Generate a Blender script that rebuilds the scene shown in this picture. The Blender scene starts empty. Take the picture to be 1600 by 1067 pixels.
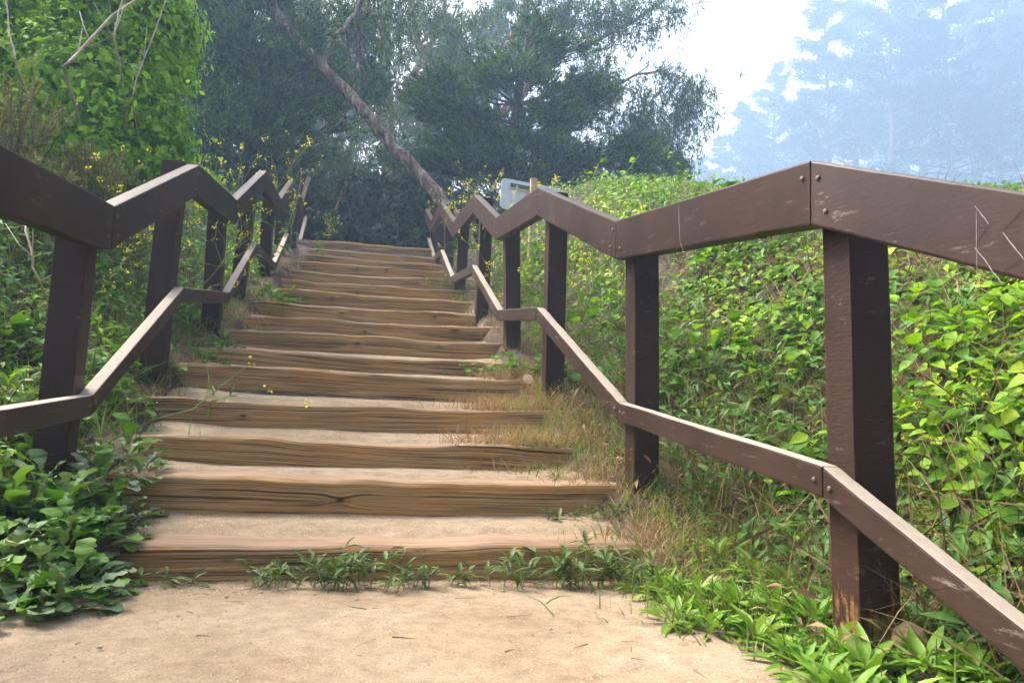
import bpy, bmesh, math
import numpy as np
from mathutils import Matrix, Vector

sc = bpy.context.scene
rad = math.radians
# ------------------------------------------------------------------ camera
F_PX, CX, CY, CAM_H = 1130.0, 800.0, 533.5, 0.66
YAW, PITCH, ROLL = rad(10.775), rad(5.766), rad(2.0)
cam_data = bpy.data.cameras.new("camera")
cam = bpy.data.objects.new("camera", cam_data)
sc.collection.objects.link(cam)
cam_data.sensor_width = 36.0
cam_data.lens = 36.0 * F_PX / 1600.0
cam_data.clip_start = 0.05
cam_data.clip_end = 900.0
CAMM = Matrix.Rotation(-YAW, 4, 'Z') @ Matrix.Rotation(math.pi / 2 + PITCH, 4, 'X') @ Matrix.Rotation(ROLL, 4, 'Z')
cam.matrix_world = Matrix.Translation((0, 0, CAM_H)) @ CAMM
sc.camera = cam
# ------------------------------------------------------------------ sky, sun, exposure
SUN_AZ, SUN_EL = rad(-52.0), rad(50.0)          # azimuth measured from +Y towards +X
world = bpy.data.worlds.new("World")
sc.world = world
world.use_nodes = True
wn = world.node_tree
wn.nodes.clear()
w_out = wn.nodes.new("ShaderNodeOutputWorld")
w_bg = wn.nodes.new("ShaderNodeBackground")
w_sky = wn.nodes.new("ShaderNodeTexSky")
w_sky.sky_type = 'NISHITA'
w_sky.sun_disc = False
w_sky.sun_elevation = SUN_EL
w_sky.sun_rotation = SUN_AZ
w_sky.air_density = 0.2
w_sky.dust_density = 10.0
w_sky.ozone_density = 0.4
w_bg.inputs[1].default_value = 0.15
wn.links.new(w_sky.outputs[0], w_bg.inputs[0])
wn.links.new(w_bg.outputs[0], w_out.inputs[0])
sun_data = bpy.data.lights.new("sun", 'SUN')
sun_data.energy = 1.25
sun_data.angle = rad(20)
sun_data.color = (1.0, 0.92, 0.80)
sun = bpy.data.objects.new("sun", sun_data)
sc.collection.objects.link(sun)
sun_dir = Vector((math.sin(SUN_AZ) * math.cos(SUN_EL), math.cos(SUN_AZ) * math.cos(SUN_EL), math.sin(SUN_EL)))
sun.rotation_euler = sun_dir.to_track_quat('Z', 'Y').to_euler()
sc.view_settings.view_transform = 'Standard'
sc.view_settings.look = 'None'
sc.view_settings.gamma = 1.0
sc.view_settings.use_curve_mapping = False
sc.view_settings.exposure = 2.45
sc.cycles.max_bounces = 6
sc.cycles.diffuse_bounces = 3
sc.cycles.glossy_bounces = 2
sc.cycles.transmission_bounces = 3
sc.cycles.transparent_max_bounces = 6
sc.cycles.volume_bounces = 1
sc.cycles.use_denoising = True
sc.cycles.use_adaptive_sampling = True
sc.cycles.adaptive_threshold = 0.025

# ------------------------------------------------------------------ helpers
COL = sc.collection
rng = np.random.default_rng(7)


def at(px, py, Y):
    """world point on the plane y = Y seen at photograph pixel (px, py)"""
    d = CAMM.to_3x3() @ Vector(((px - CX) / F_PX, -(py - CY) / F_PX, -1.0))
    k = Y / d.y
    return np.array((d.x * k, Y, CAM_H + d.z * k))


def _hash(i, j, k, s):
    n = (i * 374761393 + j * 668265263 + k * 2147483647 % 1000003 * 7919 + k * 1274126177 + s * 1442695041) & 0xFFFFFFFF
    n = ((n ^ (n >> 13)) * 1274126177) & 0xFFFFFFFF
    n = ((n ^ (n >> 16)) * 2246822519) & 0xFFFFFFFF
    return ((n ^ (n >> 15)) & 0xFFFFFF) / float(0xFFFFFF)


def vnoise(x, y, z=None, s=0):
    x = np.asarray(x, float); y = np.asarray(y, float)
    z = np.zeros(np.broadcast(x, y).shape) if z is None else np.asarray(z, float)
    x, y, z = np.broadcast_arrays(x, y, z)
    xi = np.floor(x).astype(np.int64); yi = np.floor(y).astype(np.int64); zi = np.floor(z).astype(np.int64)
    fx, fy, fz = x - xi, y - yi, z - zi
    fx = fx * fx * (3 - 2 * fx); fy = fy * fy * (3 - 2 * fy); fz = fz * fz * (3 - 2 * fz)
    r = 0
    for a in (0, 1):
        for b in (0, 1):
            for c in (0, 1):
                w = (fx if a else 1 - fx) * (fy if b else 1 - fy) * (fz if c else 1 - fz)
                r = r + w * _hash(xi + a, yi + b, zi + c, s)
    return r * 2 - 1


def fbm(x, y, z=None, s=0, o=4, g=0.5):
    r = 0; a = 1.0; f = 1.0; t = 0
    for k in range(o):
        r = r + a * vnoise(np.asarray(x) * f, np.asarray(y) * f, None if z is None else np.asarray(z) * f, s + k * 17)
        t += a; a *= g; f *= 2.03
    return r / t


def sstep(a, b, x):
    t = np.clip((np.asarray(x, float) - a) / (b - a), 0, 1)
    return t * t * (3 - 2 * t)


class Geo:
    """collects vertices and faces of one mesh"""
    def __init__(self):
        self.V = []; self.F = []; self.n = 0; self.A = []

    def add(self, V, F, attr=None):
        V = np.asarray(V, float).reshape(-1, 3)
        self.V.append(V)
        for f in (F if isinstance(F, list) else [F]):
            f = np.asarray(f, np.int64)
            if f.size:
                self.F.append(f + self.n)
        if attr is not None:
            self.A.append(attr)
        self.n += len(V)

    def mesh(self, name, smooth=False):
        me = bpy.data.meshes.new(name)
        if not self.n:
            return me
        V = np.concatenate(self.V)
        me.vertices.add(len(V))
        me.vertices.foreach_set("co", V.astype(np.float32).ravel())
        loops = np.concatenate([f.ravel() for f in self.F])
        tot = np.concatenate([np.full(len(f), f.shape[1]) for f in self.F])
        start = np.concatenate(([0], np.cumsum(tot)[:-1]))
        me.loops.add(len(loops))
        me.loops.foreach_set("vertex_index", loops.astype(np.int32))
        me.polygons.add(len(tot))
        me.polygons.foreach_set("loop_start", start.astype(np.int32))
        me.polygons.foreach_set("loop_total", tot.astype(np.int32))
        me.polygons.foreach_set("use_smooth", np.full(len(tot), smooth))
        me.update(calc_edges=True)
        if self.A:
            A = np.concatenate(self.A)
            at_ = me.attributes.new("gc", 'FLOAT_VECTOR', 'POINT')
            at_.data.foreach_set("vector", A.astype(np.float32).ravel())
        return me


def link(name, me, mat=None, parent=None, loc=None):
    o = bpy.data.objects.new(name, me)
    COL.objects.link(o)
    if mat is not None and me is not None and len(me.materials) == 0:
        me.materials.append(mat)
    if parent is not None:
        o.parent = parent
    if loc is not None:
        o.location = loc
    return o


def tag(o, label, cat, group=None, kind=None):
    if label: o["label"] = label
    if cat: o["category"] = cat
    if group: o["group"] = group
    if kind: o["kind"] = kind
    return o


def thing(name, label, cat, loc, group=None):
    o = bpy.data.objects.new(name, None)
    o.empty_display_size = 0.1
    COL.objects.link(o)
    o.location = tuple(float(c) for c in loc)
    return tag(o, label, cat, group)


def norm(v):
    v = np.asarray(v, float)
    return v / np.maximum(np.linalg.norm(v, axis=-1, keepdims=True), 1e-9)


def basis(d, up=None):
    """matrices whose columns are (side, axis, normal): leaf axis along d"""
    d = norm(d)
    if up is None:
        up = np.tile((0., 0., 1.), (len(d), 1))
    x = np.cross(d, up)
    bad = np.linalg.norm(x, axis=1) < 1e-3
    x[bad] = (1, 0, 0)
    x = norm(x)
    z = np.cross(x, d)
    return np.stack([x, d, z], axis=2)


def scatter(geo, tV, tF, pos, rot, scale):
    N = len(pos)
    if N == 0:
        return
    scale = np.asarray(scale, float)
    if scale.ndim == 1:
        scale = scale[:, None]
    L = tV[None, :, :] * scale[:, None, :] if scale.shape[1] == 3 else tV[None] * scale[:, :, None]
    W = np.einsum('nij,nkj->nki', rot, L) + pos[:, None, :]
    off = (np.arange(N) * len(tV))[:, None, None]
    F = (tF[None] + off).reshape(-1, tF.shape[1])
    geo.add(W.reshape(-1, 3), F)


def tube(geo, pts, radii, sides=6, cap=True):
    P = np.asarray(pts, float)
    n = len(P)
    T = np.gradient(P, axis=0)
    T = norm(T)
    ref = np.array((0.31, 0.17, 0.93)) if abs(T[0][2]) < 0.9 else np.array((1., 0.1, 0.))
    a = norm(np.cross(T, ref)); b = np.cross(T, a)
    ang = np.arange(sides) * 2 * math.pi / sides
    rr = np.asarray(radii, float) * np.ones(n)
    V = P[:, None, :] + rr[:, None, None] * (np.cos(ang)[None, :, None] * a[:, None, :] + np.sin(ang)[None, :, None] * b[:, None, :])
    i = np.arange(n - 1)[:, None] * sides; j = np.arange(sides)[None, :]; k = (j + 1) % sides
    F = np.stack([i + j, i + k, i + sides + k, i + sides + j], axis=2).reshape(-1, 4)
    fs = [F]
    V = V.reshape(-1, 3)
    if cap and sides > 3:
        fs += [np.arange(sides)[None, ::-1], (np.arange(sides) + (n - 1) * sides)[None]]
    geo.add(V, fs)


def strips(geo, base, d, length, width, bend, segs=3, up=None):
    """many tapering blades at once"""
    N = len(base)
    d = norm(d)
    side = norm(np.cross(d, rng.normal(size=(N, 3))))
    down = bend[:, None] * np.array((0, 0, -1.))
    rows = []
    for k in range(segs + 1):
        t = k / segs
        c = base + d * (length * t)[:, None] + down * (length * t * t)[:, None]
        w = width * (1 - t ** 1.6) * 0.5 + 0.0003
        rows.append(c - side * w[:, None]); rows.append(c + side * w[:, None])
    V = np.stack(rows, axis=1)
    m = 2 * (segs + 1)
    tF = np.array([[2 * k, 2 * k + 1, 2 * k + 3, 2 * k + 2] for k in range(segs)])
    F = (tF[None] + (np.arange(N) * m)[:, None, None]).reshape(-1, 4)
    geo.add(V.reshape(-1, 3), F)


def leaf_template(w, segs, fold=0.15, curl=0.2, wave=0.0, stalk=0.0, prof=None, seed=0):
    """leaf along +Y of length 1; left and right half round a folded midrib"""
    r = np.random.default_rng(seed)
    t = np.linspace(0, 1, segs + 1)
    p = np.sin(math.pi * t ** 0.8) ** 0.8 if prof is None else np.interp(t, *prof)
    V = []; F = []
    for k, (tt, pp) in enumerate(zip(t, p)):
        z = -curl * tt * tt + 0.1 * curl * tt
        hw = 0.5 * w * pp + 0.004
        wa = wave * r.normal(size=2)
        V += [(-hw, stalk + tt * (1 - stalk), z + fold * hw * 2 + wa[0] * hw), (0, stalk + tt * (1 - stalk), z), (hw, stalk + tt * (1 - stalk), z + fold * hw * 2 + wa[1] * hw)]
    for k in range(segs):
        a = 3 * k
        F += [(a, a + 1, a + 4, a + 3), (a + 1, a + 2, a + 5, a + 4)]
    if stalk > 0:
        n = len(V)
        V += [(-0.012, 0, 0.02), (0.012, 0, 0.02), (0.012, stalk * 1.05, 0.0), (-0.012, stalk * 1.05, 0.0)]
        F += [(n, n + 1, n + 2, n + 3)]
    return np.array(V, float), np.array(F)


LEAF2 = (np.array([(0, 0, 0), (0.5, 0.45, 0.06), (0, 1, -0.06), (-0.5, 0.45, 0.06)], float), np.array([(0, 1, 2), (0, 2, 3)]))
TRI = (np.array([(-0.5, 0, 0), (0.5, 0, 0), (0, 1, 0)], float), np.array([(0, 1, 2)]))


# ------------------------------------------------------------------ materials
def new_mat(name):
    m = bpy.data.materials.new(name)
    m.use_nodes = True
    nt = m.node_tree
    nt.nodes.clear()
    return m, nt, nt.nodes.new("ShaderNodeOutputMaterial")


def nd(nt, typ, **kw):
    n = nt.nodes.new(typ)
    for k, v in kw.items():
        if k.startswith("i_"):
            n.inputs[k[2:].replace("_", " ")].default_value = v
        else:
            setattr(n, k, v)
    return n


def ramp(nt, fac, stops):
    r = nt.nodes.new("ShaderNodeValToRGB")
    e = r.color_ramp.elements
    while len(e) < len(stops):
        e.new(0.5)
    for el, (p, c) in zip(e, stops):
        el.position = p
        el.color = c if len(c) == 4 else (*c, 1)
    nt.links.new(fac, r.inputs[0])
    return r.outputs[0]


def math_n(nt, op, a, b=None, clamp=False):
    n = nt.nodes.new("ShaderNodeMath"); n.operation = op; n.use_clamp = clamp
    for k, v in enumerate((a, b)):
        if v is None: continue
        if isinstance(v, (int, float)): n.inputs[k].default_value = v
        else: nt.links.new(v, n.inputs[k])
    return n.outputs[0]


def mix_c(nt, fac, a, b, mode='MIX'):
    n = nt.nodes.new("ShaderNodeMix"); n.data_type = 'RGBA'; n.blend_type = mode
    for s, v in ((n.inputs[0], fac), (n.inputs[6], a), (n.inputs[7], b)):
        if isinstance(v, (int, float)): s.default_value = v
        elif isinstance(v, tuple): s.default_value = v if len(v) == 4 else (*v, 1)
        else: nt.links.new(v, s)
    return n.outputs[2]


def noise_n(nt, vec, scale, detail=4, rough=0.6, dist=0.0, sx=None):
    if sx is not None:
        mp = nt.nodes.new("ShaderNodeMapping"); mp.inputs['Scale'].default_value = sx
        nt.links.new(vec, mp.inputs[0]); vec = mp.outputs[0]
    n = nd(nt, "ShaderNodeTexNoise")
    n.inputs['Scale'].default_value = scale; n.inputs['Detail'].default_value = detail
    n.inputs['Roughness'].default_value = rough; n.inputs['Distortion'].default_value = dist
    nt.links.new(vec, n.inputs['Vector'])
    return n.outputs['Fac']


def bump_n(nt, h, strength, dist=0.01):
    b = nd(nt, "ShaderNodeBump"); b.inputs['Strength'].default_value = strength; b.inputs['Distance'].default_value = dist
    nt.links.new(h, b.inputs['Height'])
    return b.outputs[0]


def mat_leaf(name, stops, rough=0.5, transl=0.35, tcol=None, spec=0.18, vein=0.0):
    m, nt, out = new_mat(name)
    gi = nd(nt, "ShaderNodeNewGeometry"); oi = nd(nt, "ShaderNodeObjectInfo"); tc = nd(nt, "ShaderNodeTexCoord")
    r = math_n(nt, 'FRACT', math_n(nt, 'ADD', gi.outputs['Random Per Island'], oi.outputs['Random']))
    big = noise_n(nt, tc.outputs['Object'], 1.7, 3)
    r2 = math_n(nt, 'ADD', math_n(nt, 'MULTIPLY', r, 0.55), math_n(nt, 'MULTIPLY', math_n(nt, 'SUBTRACT', big, 0.25), 0.85), clamp=True)
    c = ramp(nt, r2, stops)
    fine = noise_n(nt, tc.outputs['Object'], 60, 3)
    c = mix_c(nt, 0.35, c, ramp(nt, fine, [(0.3, (0.5, 0.5, 0.5)), (0.7, (1.25, 1.25, 1.2))]), 'MULTIPLY')
    p = nd(nt, "ShaderNodeBsdfPrincipled")
    p.inputs['Roughness'].default_value = rough
    p.inputs['Specular IOR Level'].default_value = spec
    nt.links.new(c, p.inputs['Base Color'])
    if transl > 0:
        t = nd(nt, "ShaderNodeBsdfTranslucent")
        nt.links.new(mix_c(nt, 1.0, c, tcol or (1.25, 1.3, 0.55, 1), 'MULTIPLY'), t.inputs[0])
        mx = nd(nt, "ShaderNodeMixShader"); mx.inputs[0].default_value = transl
        nt.links.new(p.outputs[0], mx.inputs[1]); nt.links.new(t.outputs[0], mx.inputs[2])
        nt.links.new(mx.outputs[0], out.inputs[0])
    else:
        nt.links.new(p.outputs[0], out.inputs[0])
    return m


def mat_simple(name, stops, scale=(4, 4, 4), detail=5, rough=0.8, bump=0.3, bdist=0.01, spec=0.3, nscale=3.0, dist=0.0):
    m, nt, out = new_mat(name)
    tc = nd(nt, "ShaderNodeTexCoord")
    f = noise_n(nt, tc.outputs['Object'], nscale, detail, 0.65, dist, scale)
    p = nd(nt, "ShaderNodeBsdfPrincipled")
    p.inputs['Roughness'].default_value = rough
    p.inputs['Specular IOR Level'].default_value = spec
    nt.links.new(ramp(nt, f, stops), p.inputs['Base Color'])
    if bump:
        nt.links.new(bump_n(nt, f, bump, bdist), p.inputs['Normal'])
    nt.links.new(p.outputs[0], out.inputs[0])
    return m


def mat_sand():
    m, nt, out = new_mat("sand")
    tc = nd(nt, "ShaderNodeTexCoord"); v = tc.outputs['Object']
    big = noise_n(nt, v, 1.6, 5, 0.6)
    mid = noise_n(nt, v, 14, 5, 0.7)
    grit = noise_n(nt, v, 190, 3, 0.8)
    c = ramp(nt, big, [(0.3, (0.20, 0.148, 0.092)), (0.5, (0.265, 0.207, 0.138)), (0.75, (0.315, 0.258, 0.185))])
    c = mix_c(nt, 0.8, c, ramp(nt, mid, [(0.3, (0.62, 0.58, 0.53)), (0.65, (1.15, 1.13, 1.1))]), 'MULTIPLY')
    c = mix_c(nt, 0.8, c, ramp(nt, grit, [(0.30, (0.45, 0.38, 0.32)), (0.45, (0.95, 0.94, 0.92)), (0.7, (1.35, 1.33, 1.3))]), 'MULTIPLY')
    vo = nd(nt, "ShaderNodeTexVoronoi"); vo.inputs['Scale'].default_value = 75
    nt.links.new(v, vo.inputs['Vector'])
    spk = math_n(nt, 'LESS_THAN', vo.outputs['Distance'], 0.12)
    c = mix_c(nt, math_n(nt, 'MULTIPLY', spk, 0.55), c, mix_c(nt, 0.7, vo.outputs['Color'], (0.30, 0.22, 0.16)))
    p = nd(nt, "ShaderNodeBsdfPrincipled"); p.inputs['Roughness'].default_value = 0.95
    p.inputs['Specular IOR Level'].default_value = 0.15
    nt.links.new(c, p.inputs['Base Color'])
    h = math_n(nt, 'ADD', math_n(nt, 'MULTIPLY', grit, 0.5), mid)
    nt.links.new(bump_n(nt, h, 0.7, 0.012), p.inputs['Normal'])
    nt.links.new(p.outputs[0], out.inputs[0])
    return m


def mat_timber():
    m, nt, out = new_mat("weathered_timber")
    at_ = nd(nt, "ShaderNodeAttribute"); at_.attribute_name = "gc"
    v = at_.outputs['Vector']
    oi = nd(nt, "ShaderNodeObjectInfo")
    off = nd(nt, "ShaderNodeVectorMath"); off.operation = 'ADD'
    cmb = nd(nt, "ShaderNodeCombineXYZ")
    nt.links.new(math_n(nt, 'MULTIPLY', oi.outputs['Random'], 37.0), cmb.inputs[0])
    nt.links.new(math_n(nt, 'MULTIPLY', oi.outputs['Random'], 5.0), cmb.inputs[2])
    nt.links.new(v, off.inputs[0]); nt.links.new(cmb.outputs[0], off.inputs[1])
    v = off.outputs[0]
    fib = noise_n(nt, v, 1.0, 4, 0.75, 0.2, (2.4, 300, 0))
    ring = noise_n(nt, v, 1.0, 4, 0.7, 0.0, (0.07, 125, 0))
    stain = noise_n(nt, v, 1.0, 4, 0.6, 0.4, (1.6, 10, 0))
    crack = noise_n(nt, v, 1.0, 3, 0.55, 0.0, (0.09, 52, 0))
    c = ramp(nt, ring, [(0.33, (0.10, 0.058, 0.024)), (0.42, (0.27, 0.165, 0.068)), (0.54, (0.42, 0.27, 0.118)), (0.68, (0.55, 0.38, 0.19))])
    c = mix_c(nt, ramp(nt, stain, [(0.46, (0, 0, 0)), (0.68, (0.75, 0.75, 0.75))]), c, (0.42, 0.20, 0.055))
    c = mix_c(nt, ramp(nt, stain, [(0.28, (0.65, 0.65, 0.65)), (0.42, (0, 0, 0))]), c, (0.27, 0.19, 0.10))
    c = mix_c(nt, 0.85, c, ramp(nt, fib, [(0.34, (0.20, 0.18, 0.16)), (0.45, (0.9, 0.9, 0.9)), (0.66, (1.5, 1.48, 1.42))]), 'MULTIPLY')
    crk = ramp(nt, crack, [(0.465, (0, 0, 0)), (0.485, (1, 1, 1)), (0.515, (1, 1, 1)), (0.535, (0, 0, 0))])
    crk2 = math_n(nt, 'MULTIPLY', crk, ramp(nt, noise_n(nt, v, 1.0, 2, 0.5, 0.0, (1.4, 16, 0)), [(0.46, (0, 0, 0)), (0.56, (1, 1, 1))]))
    c = mix_c(nt, math_n(nt, 'MULTIPLY', crk2, 0.9), c, (0.022, 0.014, 0.009))
    sepk = nd(nt, "ShaderNodeSeparateXYZ"); nt.links.new(at_.outputs['Vector'], sepk.inputs[0])
    c = mix_c(nt, math_n(nt, 'MULTIPLY', sepk.outputs[2], 0.9, True), c, (0.06, 0.032, 0.016))
    # foot-worn pale, dusty upper side
    g = nd(nt, "ShaderNodeNewGeometry"); sep = nd(nt, "ShaderNodeSeparateXYZ")
    nt.links.new(g.outputs['True Normal'], sep.inputs[0])
    tc = nd(nt, "ShaderNodeTexCoord")
    wn_ = noise_n(nt, tc.outputs['Object'], 9, 4, 0.7)
    worn = math_n(nt, 'ADD', sep.outputs[2], math_n(nt, 'MULTIPLY', math_n(nt, 'SUBTRACT', wn_, 0.5), 0.9))
    wf = ramp(nt, worn, [(0.5, (0, 0, 0)), (0.95, (0.8, 0.8, 0.8))])
    c = mix_c(nt, wf, c, mix_c(nt, 0.75, (0.30, 0.205, 0.14), ramp(nt, fib, [(0.35, (0.13, 0.078, 0.045)), (0.5, (0.29, 0.195, 0.13)), (0.65, (0.42, 0.315, 0.23))])))
    p = nd(nt, "ShaderNodeBsdfPrincipled"); p.inputs['Roughness'].default_value = 0.85
    p.inputs['Specular IOR Level'].default_value = 0.2
    nt.links.new(c, p.inputs['Base Color'])
    h = math_n(nt, 'SUBTRACT', math_n(nt, 'ADD', fib, ring), crk2)
    nt.links.new(bump_n(nt, h, 0.9, 0.006), p.inputs['Normal'])
    nt.links.new(p.outputs[0], out.inputs[0])
    return m


def mat_paint(name, base, dust, grain, chips=0.5, rough=0.42, orange=0.0, bump=0.22):
    """brown painted wood; grain = mapping scale of the saw marks; dust = how much pale grit lies on upper faces"""
    m, nt, out = new_mat(name)
    tc = nd(nt, "ShaderNodeTexCoord"); v = tc.outputs['Object']
    fib = noise_n(nt, v, 1.0, 5, 0.7, 0.1, grain)
    big = noise_n(nt, v, 2.3, 4, 0.6)
    c = mix_c(nt, ramp(nt, big, [(0.3, (0, 0, 0)), (0.7, (1, 1, 1))]), tuple(x * 0.65 for x in base), tuple(x * 1.5 for x in base))
    c = mix_c(nt, 0.5, c, ramp(nt, fib, [(0.3, (0.6, 0.6, 0.6)), (0.7, (1.3, 1.3, 1.3))]), 'MULTIPLY')
    # chips and scratches down to pale primer
    sc1 = noise_n(nt, v, 1.0, 6, 0.75, 0.2, tuple(g * 0.25 + 4 for g in grain))
    msk = noise_n(nt, v, 5.5, 3, 0.6)
    ch = math_n(nt, 'MULTIPLY', ramp(nt, sc1, [(0.585, (0, 0, 0)), (0.635, (1, 1, 1))]), ramp(nt, msk, [(0.47, (0, 0, 0)), (0.60, (1, 1, 1))]))
    c = mix_c(nt, math_n(nt, 'MULTIPLY', ch, chips), c, (0.24, 0.185, 0.155))
    if orange:
        sep0 = nd(nt, "ShaderNodeSeparateXYZ"); nt.links.new(v, sep0.inputs[0])
        low = math_n(nt, 'SUBTRACT', 0.72, math_n(nt, 'MULTIPLY', sep0.outputs[2], 1.0))
        pn = noise_n(nt, v, 1.0, 6, 0.7, 0.4, (16, 16, 7))
        pf = ramp(nt, math_n(nt, 'MULTIPLY', pn, low), [(0.30, (0, 0, 0)), (0.35, (1, 1, 1))])
        c = mix_c(nt, math_n(nt, 'MULTIPLY', pf, orange), c, ramp(nt, fib, [(0.3, (0.16, 0.08, 0.035)), (0.7, (0.40, 0.20, 0.07))]))
    g = nd(nt, "ShaderNodeNewGeometry"); sep = nd(nt, "ShaderNodeSeparateXYZ")
    nt.links.new(g.outputs['True Normal'], sep.inputs[0])
    dn = noise_n(nt, v, 26, 5, 0.7)
    df = ramp(nt, math_n(nt, 'ADD', sep.outputs[2], math_n(nt, 'MULTIPLY', math_n(nt, 'SUBTRACT', dn, 0.5), 0.8)), [(0.48, (0, 0, 0)), (0.78, (1, 1, 1))])
    dfm = math_n(nt, 'MULTIPLY', df, dust)
    c = mix_c(nt, dfm, c, mix_c(nt, dn, (0.33, 0.27, 0.20), (0.56, 0.48, 0.38)))
    p = nd(nt, "ShaderNodeBsdfPrincipled")
    nt.links.new(c, p.inputs['Base Color'])
    rr = math_n(nt, 'ADD', math_n(nt, 'MULTIPLY', fib, 0.25), rough - 0.1)
    nt.links.new(math_n(nt, 'ADD', rr, math_n(nt, 'MULTIPLY', dfm, 0.45)), p.inputs['Roughness'])
    p.inputs['Specular IOR Level'].default_value = 0.22
    nt.links.new(bump_n(nt, math_n(nt, 'SUBTRACT', fib, math_n(nt, 'MULTIPLY', ch, 0.5)), bump, 0.004), p.inputs['Normal'])
    nt.links.new(p.outputs[0], out.inputs[0])
    return m


M_SAND = mat_sand()
M_TIMBER = mat_timber()
BROWN = (0.027, 0.0127, 0.0080)
M_RAIL = mat_paint("brown_rail_paint", BROWN, 0.0, (150, 5, 150), 0.4, 0.40, 0.0, 0.13)
M_LOWRAIL = mat_paint("dusty_rail_paint", (0.036, 0.0205, 0.0142), 0.6, (150, 5, 150), 0.7, 0.45, 0.0, 0.15)
M_POST = mat_paint("brown_post_paint", (0.027, 0.0125, 0.0078), 0.25, (26, 26, 120), 0.30, 0.5, 0.6, 0.6)
M_BOLT = mat_simple("painted_bolt", [(0.3, (0.07, 0.045, 0.036)), (0.7, (0.16, 0.125, 0.11))], rough=0.5, bump=0)
M_SOIL = mat_simple("bank_soil", [(0.3, (0.022, 0.015, 0.009)), (0.5, (0.06, 0.04, 0.024)), (0.72, (0.15, 0.105, 0.06))], (1, 1, 1), 8, 0.95, 0.8, 0.05, nscale=5)  # soil colour darkened so gaps between the leaves look shaded
M_GRIT = mat_leaf("sand_grit", [(0.05, (0.14, 0.095, 0.06)), (0.3, (0.36, 0.27, 0.17)), (0.6, (0.46, 0.36, 0.245)), (0.8, (0.48, 0.30, 0.17)), (0.97, (0.62, 0.56, 0.47))], 0.9, 0.0)
M_STONE = mat_simple("pebble", [(0.3, (0.16, 0.12, 0.09)), (0.7, (0.42, 0.35, 0.28))], rough=0.9, bump=0.3)
M_BARK = mat_simple("eucalyptus_bark", [(0.34, (0.075, 0.045, 0.032)), (0.46, (0.20, 0.125, 0.085)), (0.55, (0.33, 0.23, 0.165)), (0.68, (0.50, 0.40, 0.32))], (4, 4, 1.2), 8, 0.85, 0.7, 0.05, nscale=2.5, dist=0.6)
M_RBARK = mat_simple("brown_peeling_bark", [(0.34, (0.035, 0.02, 0.013)), (0.46, (0.10, 0.058, 0.036)), (0.55, (0.19, 0.12, 0.08)), (0.68, (0.34, 0.25, 0.19))], (4, 4, 1.2), 8, 0.85, 0.8, 0.05, nscale=2.5, dist=0.6)
M_DBARK = mat_simple("dark_bark", [(0.3, (0.035, 0.025, 0.02)), (0.7, (0.13, 0.095, 0.07))], (5, 5, 0.7), 5, 0.9, 0.7, 0.05)
M_STALK = mat_simple("dry_stalk", [(0.3, (0.30, 0.22, 0.15)), (0.7, (0.55, 0.46, 0.36))], rough=0.8, bump=0)
M_STEM = mat_leaf("green_stem", [(0.2, (0.12, 0.20, 0.04)), (0.8, (0.28, 0.36, 0.09))], 0.6, 0.2)
M_TWIG = mat_leaf("brown_twig", [(0.1, (0.07, 0.035, 0.02)), (0.55, (0.17, 0.10, 0.06)), (0.95, (0.33, 0.23, 0.14))], 0.8, 0.0)
M_YELLOW = mat_leaf("mustard_blossom", [(0.2, (0.80, 0.74, 0.01)), (0.8, (0.92, 0.88, 0.04))], 0.6, 0.35, (1, 1, 0.5, 1))
M_GRASS = mat_leaf("green_grass", [(0.15, (0.06, 0.12, 0.02)), (0.6, (0.13, 0.22, 0.035)), (0.95, (0.26, 0.30, 0.07))], 0.55, 0.35)
M_DRY = mat_leaf("dry_grass", [(0.1, (0.20, 0.11, 0.05)), (0.5, (0.36, 0.24, 0.11)), (0.95, (0.50, 0.40, 0.21))], 0.75, 0.3, (1, 0.9, 0.7, 1))
M_RADISH = mat_leaf("radish_leaf", [(0.1, (0.035, 0.12, 0.006)), (0.4, (0.075, 0.19, 0.012)), (0.7, (0.14, 0.27, 0.04)), (0.9, (0.24, 0.33, 0.14))], 0.55, 0.25)
M_DUSTY = mat_leaf("dusty_radish_leaf", [(0.1, (0.07, 0.135, 0.035)), (0.4, (0.125, 0.20, 0.08)), (0.7, (0.19, 0.25, 0.14)), (0.97, (0.27, 0.26, 0.18))], 0.7, 0.15)
M_PLANTAIN = mat_leaf("plantain_leaf", [(0.1, (0.08, 0.18, 0.012)), (0.5, (0.15, 0.29, 0.03)), (0.8, (0.25, 0.36, 0.08)), (0.97, (0.33, 0.31, 0.15))], 0.45, 0.28)
M_WEED = mat_leaf("knotweed_leaf", [(0.1, (0.04, 0.075, 0.015)), (0.5, (0.085, 0.14, 0.035)), (0.85, (0.17, 0.20, 0.08)), (0.97, (0.30, 0.24, 0.14))], 0.55, 0.22)
M_VINE = mat_leaf("bramble_leaf", [(0.10, (0.025, 0.085, 0.005)), (0.4, (0.09, 0.22, 0.007)), (0.7, (0.22, 0.38, 0.010)), (0.97, (0.45, 0.50, 0.05))], 0.5, 0.36)
M_VINE2 = mat_leaf("blue_green_leaf", [(0.1, (0.045, 0.13, 0.018)), (0.5, (0.09, 0.22, 0.03)), (0.9, (0.17, 0.31, 0.08))], 0.4, 0.3)
M_BUSH = mat_leaf("bush_leaf", [(0.06, (0.06, 0.16, 0.004)), (0.35, (0.17, 0.36, 0.006)), (0.7, (0.29, 0.49, 0.008)), (0.97, (0.48, 0.57, 0.025))], 0.5, 0.48)
M_OLIVE = mat_leaf("coyote_brush_leaf", [(0.1, (0.12, 0.12, 0.04)), (0.9, (0.30, 0.27, 0.11))], 0.7, 0.3)
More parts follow.
